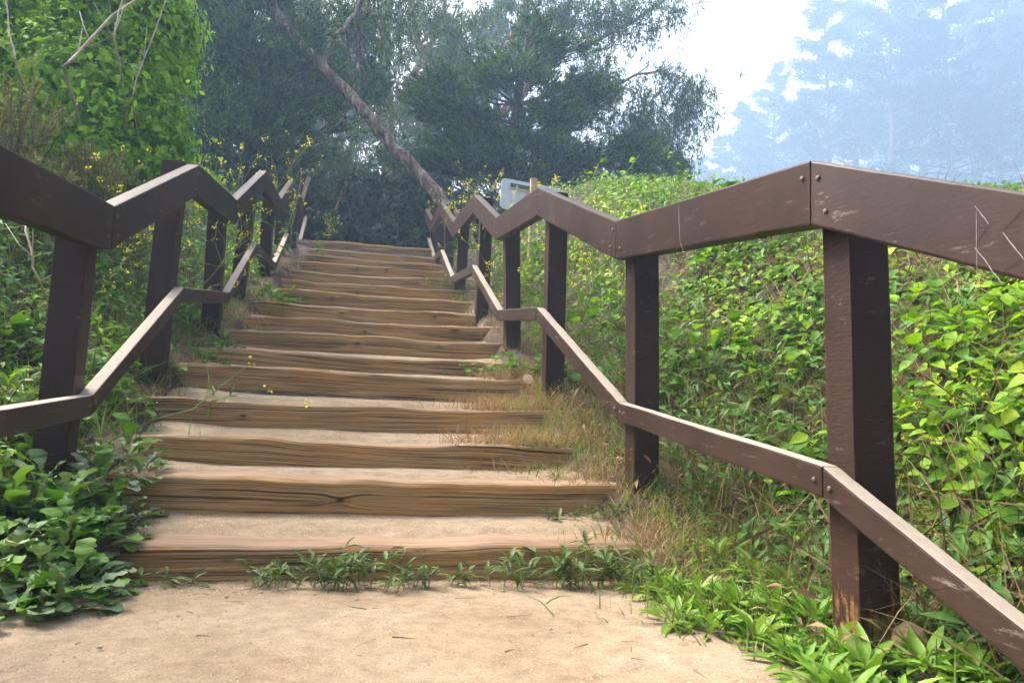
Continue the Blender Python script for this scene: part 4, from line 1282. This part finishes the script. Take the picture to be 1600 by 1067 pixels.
# ------------------------------------------------------------------ tall bush, coyote brush and dry stalks on the bank
blobs = [pxblob(*b) for b in ((190, 60, 7.6, .72, .7, .9), (120, 165, 7.2, .8, .7, .75), (225, 205, 7.3, .42, .5, .42), (60, 20, 7.8, .9, .8, .8), (215, -50, 7.8, .5, .7, .7),
                              (20, 210, 6.9, .7, .6, .5), (110, -150, 7.9, .9, .8, .8), (248, 130, 7.4, .28, .4, .45), (-120, 80, 7.2, 1.0, .8, 1.1), (150, 255, 7.0, .5, .5, .28), (262, 235, 7.3, .22, .35, .25), (90, 270, 6.9, .6, .5, .4), (215, 265, 7.2, .4, .45, .3), (275, 60, 7.6, .25, .4, .5))]
bc = at(120, 330, 7.3)
bc[2] = tz(bc[0], 7.3)
root = thing("bush", "tall dense bright green bush on the bank above the handrail", "bush", tuple(bc))
g = Geo()
P, N = blob_points(blobs, 29000, 0.45, 3, 0.5)
leaf_cloud(g, P - bc, N, 0.068, LEAF4, 0.25, 0.5, 0.7)
for k in range(60):     # longer sprays that break the outline
    P1, N1 = blob_points([blobs[int(rng.integers(len(blobs)))]], 4, 0.05, 5)
    p, n_ = P1[0], N1[0]
    L = 0.15 + 0.3 * rng.random()
    d = norm(n_ + np.array((0, 0, 0.5)) + rng.normal(size=3) * 0.3)
    tt = np.linspace(0, 1, 14)[:, None]
    Q = p + d * L * tt + np.array((0, 0, -0.12)) * tt ** 2
    leaf_cloud(g, Q - bc, np.tile(n_, (14, 1)) + rng.normal(size=(14, 3)) * 0.5, 0.065, LEAF4, 0.3, 0.6, 0.6)
P, N = blob_points([(b[0], b[1], b[2], b[3] * 0.72, b[4] * 0.72, b[5] * 0.72) for b in blobs], 9000, 0.4, 8, 0.3)
leaf_cloud(g, P - bc, N, 0.12, LEAF2, 0.25, 0.5, 0.5)
link("foliage", g.mesh("foliage", True), M_BUSH, root)
g = Geo()
for k in range(26):
    b = blobs[k % len(blobs)]
    e = (np.array(b[:3]) + rng.normal(size=3) * 0.2 + np.array((-0.15, 0.1, -0.15))) - bc
    s0 = np.array((rng.normal(0, 0.25), rng.normal(0, 0.2), -0.05))
    mid = (s0 + e) / 2 + rng.normal(size=3) * 0.15
    tube(g, [(1 - t) ** 2 * s0 + 2 * t * (1 - t) * mid + t * t * e for t in np.linspace(0, 1, 7)], np.linspace(0.022, 0.006, 7), 5, False)
link("branches", g.mesh("branches", True), M_TWIG, root)

for k, (px, py, Y, r, lab) in enumerate(((25, 190, 6.0, 0.42, "feathery olive yellow shrub in front of the tall bush"), (150, 265, 6.2, 0.30, "low brownish shrub with fine twigs above the top rail"),
                                         (55, 290, 5.6, 0.30, "fine olive shrub just above the top rail at the edge"))):
    c0 = at(px, py, Y)
    b0 = np.array((c0[0], Y, tz(c0[0], Y)))
    root = thing("coyote_brush", lab, "shrub", tuple(b0))
    g = Geo(); gt = Geo()
    for s in range(60):
        e = c0 + norm(rng.normal(size=3)) * r * rng.random() ** 0.4 * np.array((1, 0.8, 0.9)) - b0
        s0 = np.array((rng.normal(0, 0.05), rng.normal(0, 0.05), 0.0))
        mid = s0 * 0.4 + e * 0.6 + np.array((0, 0, 0.08))
        pts = [(1 - t) ** 2 * s0 + 2 * t * (1 - t) * mid + t * t * e for t in np.linspace(0, 1, 6)]
        tube(gt, pts, np.linspace(0.005, 0.0015, 6), 4, False)
        n = 46
        t = 0.55 + 0.45 * rng.random(n)
        Q = ((1 - t) ** 2)[:, None] * s0 + (2 * t * (1 - t))[:, None] * mid + (t * t)[:, None] * e
        d = norm(e[None] - mid[None] + rng.normal(size=(n, 3)) * 0.22)
        strips(g, Q, d, 0.03 + 0.04 * rng.random(n), 0.011 + 0.006 * rng.random(n), np.zeros(n), 1)
    link("foliage", g.mesh("foliage"), M_OLIVE, root)
    link("twigs", gt.mesh("twigs"), M_TWIG, root)

STK = [([(100, 105), (140, 65), (175, 25), (250, -25)], 6.1, .016, "thick pale dry branch slanting up across the tall bush"), ([(178, 60), (183, 30), (195, -10)], 6.1, .010, "short pale dry stalk beside the slanting branch"),
       ([(205, 150), (225, 95), (245, 40), (262, -10)], 6.2, .006, "thin upright brown stalk in front of the tall bush"), ([(25, 100), (15, 50), (8, -15)], 6.0, .009, "pale dry stalk near the picture's top corner"),
       ([(60, 440), (40, 360), (32, 340)], 4.3, .008, "pale dead stalk between the two rails beside the first post")]
for k, (pts, Y, r, lab) in enumerate(STK):
    Q = np.array([at(a_, b_, Y + 0.1 * j) for j, (a_, b_) in enumerate(pts)])
    gzz = tz(Q[0][0], Q[0][1])
    if Q[0][2] > gzz:
        Q = np.concatenate([[np.array((Q[0][0] - 0.3, Q[0][1] + 1.7, gzz)), Q[0] + np.array((-0.1, 0.7, -0.25))], Q])
    m = []
    for j in range(len(Q) - 1):
        for t in np.linspace(0, 1, 5)[:-1]:
            m.append(Q[j] * (1 - t) + Q[j + 1] * t + rng.normal(size=3) * 0.003)
    m.append(Q[-1])
    m = np.array(m)
    root = thing("dry_stalk", lab, "dry stalk", tuple(m[0]), "dry stalks on the bank")
    g = Geo(); tube(g, m - m[0], np.linspace(r, r * 0.55, len(m)), 6)
    link("stem", g.mesh("stem", True), M_STALK, root)
    g = Geo()
    for j in range(3):
        q = m[len(m) // 2 + j] - m[0]
        d = norm(np.array((rng.normal(), rng.normal() * 0.4, 0.8)))
        tube(g, [q, q + d * 0.12, q + d * 0.25 + np.array((0, 0, 0.05))], (r * 0.5, r * 0.35, r * 0.2), 4)
    link("twig", g.mesh("twig", True), M_STALK, root)


# ------------------------------------------------------------------ trees
def jitter_line(pts, n, amp):
    pts = np.asarray(pts, float)
    t = np.linspace(0, len(pts) - 1, n)
    i = np.minimum(t.astype(int), len(pts) - 2); f = (t - i)[:, None]
    # Catmull-Rom
    p0 = pts[np.maximum(i - 1, 0)]; p1 = pts[i]; p2 = pts[i + 1]; p3 = pts[np.minimum(i + 2, len(pts) - 1)]
    C = 0.5 * (2 * p1 + (p2 - p0) * f + (2 * p0 - 5 * p1 + 4 * p2 - p3) * f ** 2 + (3 * p1 - p0 - 3 * p2 + p3) * f ** 3)
    C[1:-1] += rng.normal(size=(n - 2, 3)) * amp
    return C


def euc_leaves(g, centres, radii, per, leaf=0.17, org=0):
    """hanging strands of narrow leaves under each clump"""
    for c, r in zip(centres, radii):
        ns = max(3, int(per / 9))
        st = c + rng.normal(size=(ns, 3)) * r * np.array((0.55, 0.55, 0.4))
        L = (0.35 + 0.55 * rng.random(ns)) * r
        t = rng.random((ns, 9))
        sway = rng.normal(size=(ns, 1, 3)) * np.array((0.25, 0.25, 0.0))
        P = st[:, None, :] + (np.array((0, 0, -1.)) + sway) * (t * L[:, None])[:, :, None] + rng.normal(size=(ns, 9, 3)) * 0.05
        P = P.reshape(-1, 3)
        n = len(P)
        d = norm(np.array((0, 0, -0.9)) + rng.normal(size=(n, 3)) * 0.5)
        s = np.stack([leaf * 0.2 * np.ones(n), leaf * (0.6 + 0.7 * rng.random(n)), leaf * np.ones(n)], axis=1)
        scatter(g, LEAF2[0], LEAF2[1], P, basis(d, rng.normal(size=(n, 3))), s)


def euc_tree(name, label, limbs, clumps, per, leaf, group=None, mat=None, bark=None):
    """limbs: list of (points, r0, r1); first one is the trunk. clumps: (x,y,z,rx,ry,rz,count)"""
    base = np.array(limbs[0][0][0])
    root = thing(name, label, "tree", tuple(base), group)
    g = Geo()
    ends = []
    for k, (pts, r0, r1) in enumerate(limbs):
        C = jitter_line(pts, 30 if k == 0 else 14, 0.025)
        R = np.linspace(r0, r1, len(C)) * (1 + 0.07 * rng.normal(size=len(C)))
        tube(g, C - base, R, 10 if k == 0 else 7)
        ends += [C[j] for j in range(len(C) // 3, len(C), 2)]
    ends = np.array(ends)
    gl = Geo()
    cen = []; rr = []
    for (x, y, z, rx, ry, rz, n) in clumps:
        d = rng.normal(size=(n, 3)) * 0.5
        c = np.array((x, y, z)) + d * np.array((rx, ry, rz))
        cen.append(c); rr += list(0.45 + 0.35 * rng.random(n))
    cen = np.concatenate(cen)
    for c in cen[::2]:      # twigs that carry the clumps
        e = ends[np.argmin(np.linalg.norm(ends - c, axis=1))]
        mid = (e + c) / 2 + rng.normal(size=3) * 0.15 + np.array((0, 0, 0.12))
        tube(g, [e - base, mid - base, c - base], (0.028, 0.018, 0.006), 4, False)
    euc_leaves(gl, cen - base, rr, per, leaf)
    link("trunk", g.mesh("trunk", True), bark or M_BARK, root)
    link("crown", gl.mesh("crown"), mat or M_EUC, root)
    return root


def pxc(px, py, Y, rx, ry, rz, n):
    c = at(px, py, Y)
    return (c[0], c[1], c[2], rx, ry, rz, n)


def pl(Y, *pts):
    return [at(a_, b_, Y + 0.15 * k) for k, (a_, b_) in enumerate(pts)]


M_TBARK = mat_simple("grey_brown_bark", [(0.36, (0.05, 0.03, 0.02)), (0.46, (0.14, 0.088, 0.058)), (0.55, (0.24, 0.165, 0.118)), (0.66, (0.40, 0.32, 0.26))], (4, 4, 1.2), 8, 0.85, 0.8, 0.05, nscale=2.5, dist=0.6)
# leaning eucalyptus whose bare trunk crosses the middle
euc_tree("eucalyptus", "leaning eucalyptus with a bare pale trunk slanting across the middle", [
    (pl(14.9, (735, 390), (705, 330), (640, 258), (598, 212), (560, 165), (505, 105), (450, 45), (400, -40)), 0.16, 0.10),
    (pl(15.6, (505, 105), (520, 60), (560, 10), (580, -60)), 0.05, 0.03)],
    [pxc(570, 110, 18.5, .8, .7, .9, 20), pxc(490, 20, 18.2, 1.2, .9, .6, 30), pxc(590, 10, 18.5, 1.4, 1.0, .7, 34), pxc(530, 250, 19, 1.0, .7, 0.6, 18), pxc(480, 190, 19, 0.5, .6, .8, 10)], 110, 0.19, None, None, M_TBARK)
# tall eucalyptus with rising limbs
euc_tree("eucalyptus", "tall eucalyptus with forked limbs reaching towards the bright sky", [
    (pl(25, (740, 420), (735, 300), (742, 200), (780, 110), (820, 20), (840, -80)), 0.36, 0.16),
    (pl(25, (742, 215), (770, 185), (815, 150), (850, 90), (880, 30), (905, -40)), 0.20, 0.10),
    (pl(25, (850, 95), (905, 72), (960, 50), (1010, 20), (1060, -20)), 0.10, 0.05),
    (pl(25.5, (735, 240), (690, 140), (650, 60), (640, -40)), 0.2, 0.1),
    (pl(25.2, (790, 165), (850, 175), (920, 160), (990, 120), (1040, 110)), 0.09, 0.04),
    (pl(25.2, (740, 290), (820, 270), (920, 240), (1000, 200)), 0.08, 0.04)],
    [pxc(700, 40, 25.5, 2.6, 2, 1.5, 70), pxc(850, 30, 25.5, 2.4, 2, 1.2, 60), pxc(970, 20, 25, 2.0, 1.6, .8, 34), pxc(930, 140, 25, 1.2, 1.3, 1.3, 40), pxc(1010, 190, 25, 1.5, 1.3, 1.6, 56), pxc(1075, 150, 25, 0.8, 1.0, 1.2, 26),
     pxc(1040, 250, 25, 1.2, 1.2, 0.9, 34), pxc(650, 170, 26, 1.8, 1.6, 1.5, 50), pxc(900, 240, 25.5, 1.4, 1.2, .9, 30), pxc(1040, 20, 25, 0.7, 0.8, 0.5, 10)], 120, 0.21)
# paler eucalypts farther back
euc_tree("eucalyptus", "pale eucalyptus standing behind the leaning trunk", [
    (pl(34, (612, 420), (606, 250), (600, 120), (604, 0), (590, -120)), 0.42, 0.22), (pl(34, (606, 200), (650, 110), (690, 30), (700, -60)), .2, .1), (pl(34, (602, 150), (560, 80), (530, 0)), .16, .08)],
    [pxc(640, 50, 34, 3.4, 2, 2.0, 60), pxc(530, 100, 34.5, 2.0, 2, 1.8, 30), pxc(690, 150, 35, 2.2, 2, 1.8, 36), pxc(660, 250, 35, 2, 2, 1.2, 20)], 90, 0.26)
euc_tree("eucalyptus", "pale eucalyptus half hidden behind the dark cypress", [
    (pl(31, (490, 420), (492, 280), (470, 160), (455, 40), (450, -90)), 0.30, 0.16), (pl(31, (490, 290), (520, 240), (540, 180), (560, 100)), .14, .07)],
    [pxc(460, 60, 31, 2.4, 2, 2.4, 60), pxc(520, 230, 31, 1.4, 1.5, 1.3, 34), pxc(400, 120, 32, 1.6, 2, 2.0, 20), pxc(330, 60, 32, 1.6, 2, 2.0, 20)], 90, 0.25)


def cypress(name, label, base, pads, trunk, seed, tuft=0.17, per=54, group=None, mat=None):
    """pads: (x,y,z,rx,ry,rz,count) flattened boughs of needle sprays; every pad hangs on a branch from the trunk"""
    root = thing(name, label, "tree", tuple(base), group)
    g = Geo(); gl = Geo()
    T = jitter_line(trunk, 16, 0.02)
    tube(g, T - base, np.linspace(0.22, 0.05, len(T)), 9)
    for (x, y, z, rx, ry, rz, n) in pads:
        c0 = np.array((x, y, z))
        for k in range(int(n * 0.42) + 1):
            c = c0 + rng.normal(size=3) * np.array((rx, ry, rz * 0.5)) * 0.6
            j = np.argmin(np.abs(T[:, 2] - (c[2] - 0.35 * np.linalg.norm(c[:2] - T[len(T) // 2, :2]))))
            e = T[j]
            out = norm((c - e) * np.array((1, 1, 0.25)))
            if k % 2 == 0:
                mid = (e + c) / 2 + np.array((0, 0, -0.10)) + rng.normal(size=3) * 0.08
                tube(g, [e - base, mid - base, c - base], (0.045, 0.03, 0.012), 5, False)
            # finger-like sprays that point outwards and a little up
            m = int(rng.integers(9, 14))
            for q in range(m):
                d = norm(out + rng.normal(size=3) * np.array((0.6, 0.6, 0.16)) + np.array((0, 0, 0.14)))
                L = 0.40 + 0.45 * rng.random()
                n2 = 34
                t = rng.random(n2)
                w = 0.055 * (1 - 0.6 * t)
                P = c + rng.normal(size=3) * 0.20 * np.array((1, 1, 0.3)) + d * (t * L)[:, None] + rng.normal(size=(n2, 3)) * w[:, None]
                dd = norm(d + rng.normal(size=(n2, 3)) * 0.45 + np.array((0, 0, 0.25)))
                s = np.stack([tuft * (0.16 + 0.14 * rng.random(n2)), tuft * (0.5 + 0.6 * rng.random(n2)), np.ones(n2)], axis=1)
                scatter(gl, TRI[0], TRI[1], P - base, basis(dd, rng.normal(size=(n2, 3))), s)
    link("trunk", g.mesh("trunk", True), M_DBARK, root)
    link("crown", gl.mesh("crown"), mat or M_CYP, root)
    return root


b0 = at(400, 420, 16.5); b0[2] = tz(b0[0], 16.5) - 0.1
cypress("cypress", "dark layered cypress between the tall bush and the leaning trunk", b0,
        [pxc(*q) for q in ((340, 30, 16.5, 1.0, .9, .35, 34), (420, 20, 16.5, 1.0, .9, .35, 34), (380, 75, 16.5, 1.2, .9, .3, 40), (440, 100, 16.3, .8, .8, .25, 26), (330, 120, 16.6, .8, .8, .35, 30),
                           (400, 150, 16.5, 1.1, .9, .25, 36), (465, 165, 16.2, .5, .6, .18, 16), (350, 185, 16.0, .7, .7, .25, 26), (430, 205, 16.4, .8, .8, .22, 26), (340, 225, 15.6, .6, .6, .25, 24), (400, 240, 15.8, .6, .6, .2, 22),
                           (450, 250, 16.2, .5, .6, .2, 14), (360, 265, 15.8, .7, .6, .22, 24), (300, 60, 16.8, .6, .8, .5, 26), (310, 160, 16.8, .5, .7, .5, 22), (380, -60, 16.6, 1.4, 1, .6, 50), (470, 120, 16.5, .4, .5, .2, 10),
                           (310, 265, 16.6, .5, .6, .3, 20), (420, 285, 16.8, .7, .7, .25, 20))],
        [b0, at(396, 250, 16.6), at(392, 100, 16.7), at(388, -50, 16.8), at(386, -140, 16.8)], 1, 0.18)
b0 = at(790, 420, 19.5); b0[2] = tz(b0[0], 19.5) - 0.1
cypress("cypress", "dark cypress with spreading fingered branches behind the notice board", b0,
        [pxc(*q) for q in ((830, 60, 19.5, .5, .6, .3, 14), (820, 105, 19.5, .5, .6, .3, 16), (870, 85, 19.3, .7, .6, .15, 16), (790, 135, 19.5, .7, .6, .3, 22), (700, 135, 19.3, .7, .6, .3, 22), (690, 175, 19.2, .6, .6, .3, 20),
                           (760, 190, 19.5, .8, .7, .3, 26), (850, 160, 19.4, .7, .6, .22, 20), (920, 145, 19.2, .6, .6, .15, 14), (730, 230, 19.2, .9, .7, .3, 30), (820, 230, 19.3, .9, .7, .3, 30), (690, 265, 19, .7, .6, .3, 26),
                           (780, 268, 19, 1, .7, .3, 34), (880, 255, 19.2, .9, .6, .22, 26), (960, 235, 19, .6, .6, .16, 14), (860, 195, 19.4, .7, .6, .22, 18), (980, 262, 19, .6, .6, .18, 14), (900, 290, 19.3, .9, .6, .2, 20))],
        [b0, at(795, 300, 19.6), at(806, 180, 19.6), at(822, 80, 19.6), at(828, 40, 19.6)], 2, 0.19)


# dark thicket behind the top of the stairs
def shrub(name, label, c, r, n, mat, seed, group):
    base = np.array((c[0], c[1], tz(c[0], c[1]) - 0.05))
    root = thing(name, label, "shrub", tuple(base), group)
    bl = [(c[0] + rng.normal() * r[0] * .4, c[1] + rng.normal() * r[1] * .4, c[2] + rng.normal() * r[2] * .3, r[0] * .7, r[1] * .7, r[2] * .7) for _ in range(5)]
    P, N = blob_points(bl, n, 0.75, seed, 0.6)
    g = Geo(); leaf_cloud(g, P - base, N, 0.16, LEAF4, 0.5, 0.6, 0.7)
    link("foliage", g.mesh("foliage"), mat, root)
    g = Geo()
    for b in bl * 3:
        e = np.array(b[:3]) + rng.normal(size=3) * 0.3 - base
        tube(g, [np.array((rng.normal() * .15, 0, 0)), e * np.array((.4, .4, .6)), e], (0.05, 0.035, 0.01), 5, False)
    link("branches", g.mesh("branches", True), M_DBARK, root)
    return root


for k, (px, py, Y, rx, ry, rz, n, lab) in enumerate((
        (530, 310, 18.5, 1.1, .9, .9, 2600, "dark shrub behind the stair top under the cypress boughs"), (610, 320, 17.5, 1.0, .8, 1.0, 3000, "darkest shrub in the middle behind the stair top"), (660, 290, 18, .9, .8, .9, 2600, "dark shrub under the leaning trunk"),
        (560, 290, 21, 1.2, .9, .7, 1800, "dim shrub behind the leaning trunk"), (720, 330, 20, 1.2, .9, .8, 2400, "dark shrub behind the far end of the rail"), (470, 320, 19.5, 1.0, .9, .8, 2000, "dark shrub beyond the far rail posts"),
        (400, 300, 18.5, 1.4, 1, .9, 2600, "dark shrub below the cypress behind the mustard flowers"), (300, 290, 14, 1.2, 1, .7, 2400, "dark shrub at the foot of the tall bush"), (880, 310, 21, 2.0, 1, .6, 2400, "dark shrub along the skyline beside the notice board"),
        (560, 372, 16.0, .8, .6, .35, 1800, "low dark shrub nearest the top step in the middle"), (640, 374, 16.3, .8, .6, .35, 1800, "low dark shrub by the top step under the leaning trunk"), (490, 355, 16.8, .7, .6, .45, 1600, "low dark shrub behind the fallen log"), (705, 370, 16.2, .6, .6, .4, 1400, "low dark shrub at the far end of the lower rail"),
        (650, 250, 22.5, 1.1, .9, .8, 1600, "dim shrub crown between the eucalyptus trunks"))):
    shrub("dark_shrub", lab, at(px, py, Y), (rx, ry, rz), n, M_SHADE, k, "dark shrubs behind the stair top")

Q = jitter_line([at(480, 330, 17.5), at(505, 343, 17.4), at(540, 356, 17.3), at(575, 374, 17.2)], 12, 0.02)
root = thing("fallen_log", "pale fallen trunk sloping down behind the top of the stairs", "log", tuple(Q[0]))
g = Geo(); tube(g, Q - Q[0], np.linspace(0.12, 0.09, 12), 9)
link("trunk", g.mesh("trunk", True), M_BARK, root)
g = Geo(); tube(g, np.array([Q[4], Q[4] + (0.25, 0, 0.3), Q[4] + (0.35, 0.05, 0.75)]) - Q[0], (0.05, 0.04, 0.02), 6)
link("broken_branch", g.mesh("broken_branch", True), M_BARK, root)


# far conifers in the fog
def pine_meshes(seed, H, R, bare):
    r = np.random.default_rng(seed)
    g = Geo(); gl = Geo()
    T = np.array([(r.normal() * 0.15 * k / 6, r.normal() * 0.15 * k / 6, H * k / 10) for k in range(11)])
    tube(g, T, np.linspace(0.42, 0.06, 11), 7)
    nb = 84
    for k in range(nb):
        t = bare * 0.45 + (1 - bare * 0.45) * (k + r.random()) / nb
        z = H * t
        a = r.random() * 6.283
        prof_ = math.sin(min(1.0, (1 - t) * 1.25 + 0.10) * 1.57)
        L = R * prof_ * (0.35 + 0.9 * r.random())
        el = 0.05 + 0.35 * r.random()
        d = np.array((math.cos(a), math.sin(a), el))
        p0 = np.array((0, 0, z)); p1 = p0 + d * L * 0.6 + np.array((0, 0, -0.1)); p2 = p0 + d * L
        tube(g, [p0, p1, p2], (0.09, 0.055, 0.02), 4, False)
        if t < bare and r.random() < 0.8:
            continue
        n = 190
        u = 0.25 + 0.8 * r.random(n)
        P = p0 + d * (L * u)[:, None] + r.normal(size=(n, 3)) * np.array((0.42, 0.42, 0.15)) * (0.45 + 0.12 * L)
        dd = norm(d + r.normal(size=(n, 3)) * 0.8 + np.array((0, 0, 0.2)))
        s = np.stack([0.06 + 0.08 * r.random(n), 0.25 + 0.35 * r.random(n), np.ones(n)], axis=1)
        scatter(gl, LEAF2[0], LEAF2[1], P, basis(dd, r.normal(size=(n, 3))), s)
    a_, b_ = g.mesh("trunk", True), gl.mesh("crown")
    a_.materials.append(M_DBARK); b_.materials.append(M_PINE)
    return a_, b_


PINES = [pine_meshes(500, 24, 4.2, 0.45), pine_meshes(501, 27, 4.8, 0.4), pine_meshes(502, 22, 4.0, 0.55), pine_meshes(503, 18, 3.8, 0.25)]
FAR = [(1125, 116, 0, 1.3), (1160, 110, 2, 1.65), (1210, 104, 1, 1.6), (1255, 112, 2, 1.9), (1295, 92, 1, 1.95), (1340, 100, 0, 2.4), (1395, 84, 1, 2.0), (1440, 96, 0, 2.5), (1485, 80, 1, 2.0), (1525, 94, 2, 2.6), (1565, 82, 1, 2.1), (1605, 90, 0, 2.4),
       (1650, 84, 1, 2.1), (1275, 120, 3, 2.4), (1185, 128, 3, 2.4), (1420, 124, 3, 3.2), (1540, 124, 3, 3.4), (1095, 120, 3, 1.5), (1700, 82, 0, 2.1)]
FAR.sort()
for k, (px, Y, v, s) in enumerate(FAR):
    Y *= 1.4; s *= 1.12
    x = float(at(px, 300, Y)[0])
    root = thing("pine_tree", "%s tall pine from the bright sky gap towards the edge, pale in the fog" % ORD[k], "tree", (x, Y, tz(x, Y) - 0.3), "pines fading in the fog")
    root.scale = (s, s, s); root.rotation_euler = (0, 0, k * 1.3)
    for nm, me in zip(("trunk", "crown"), PINES[v]):
        link(nm, me, None, root)
MIDP = [(350, 62, 1, 1.0), (470, 75, 0, 1.1), (545, 60, 2, 1.0), (680, 64, 2, 1.1), (770, 60, 1, 1.0), (870, 78, 0, .9), (200, 48, 1, 1.0), (60, 46, 1, 1.0)]
MIDP.sort()
for k, (px, Y, v, s) in enumerate(MIDP):
    x = float(at(px, 300, Y)[0])
    root = thing("pine_tree", "%s dim pine showing in gaps behind the eucalyptus trees, counted from the bush" % ORD[k], "tree", (x, Y, tz(x, Y) - 0.3), "dim pines behind the eucalyptus")
    root.scale = (s, s, s); root.rotation_euler = (0, 0, k * 1.9)
    for nm, me in zip(("trunk", "crown"), PINES[v]):
        link(nm, me, None, root)

# ------------------------------------------------------------------ fog
HX0, HX1, HY0, HY1, HZ0, HZ1 = -200, 200, -70, 200, -6, 140
hm = bpy.data.meshes.new("haze")
hv = [(x, y, z) for x in (HX0, HX1) for y in (HY0, HY1) for z in (HZ0, HZ1)]
hm.from_pydata(hv, [], [(0, 1, 3, 2), (4, 6, 7, 5), (0, 4, 5, 1), (2, 3, 7, 6), (0, 2, 6, 4), (1, 5, 7, 3)])
mh = bpy.data.materials.new("haze")
mh.use_nodes = True
mh.node_tree.nodes.clear()
ho = mh.node_tree.nodes.new("ShaderNodeOutputMaterial")
pv = mh.node_tree.nodes.new("ShaderNodeVolumePrincipled")
pv.inputs['Color'].default_value = (0.48, 0.71, 1.0, 1)
pv.inputs['Density'].default_value = 0.0034
pv.inputs['Anisotropy'].default_value = 0.2
mh.node_tree.links.new(pv.outputs[0], ho.inputs['Volume'])
hz = link("haze", hm, mh)
tag(hz, "thin bluish fog between the trees", None, kind="stuff")
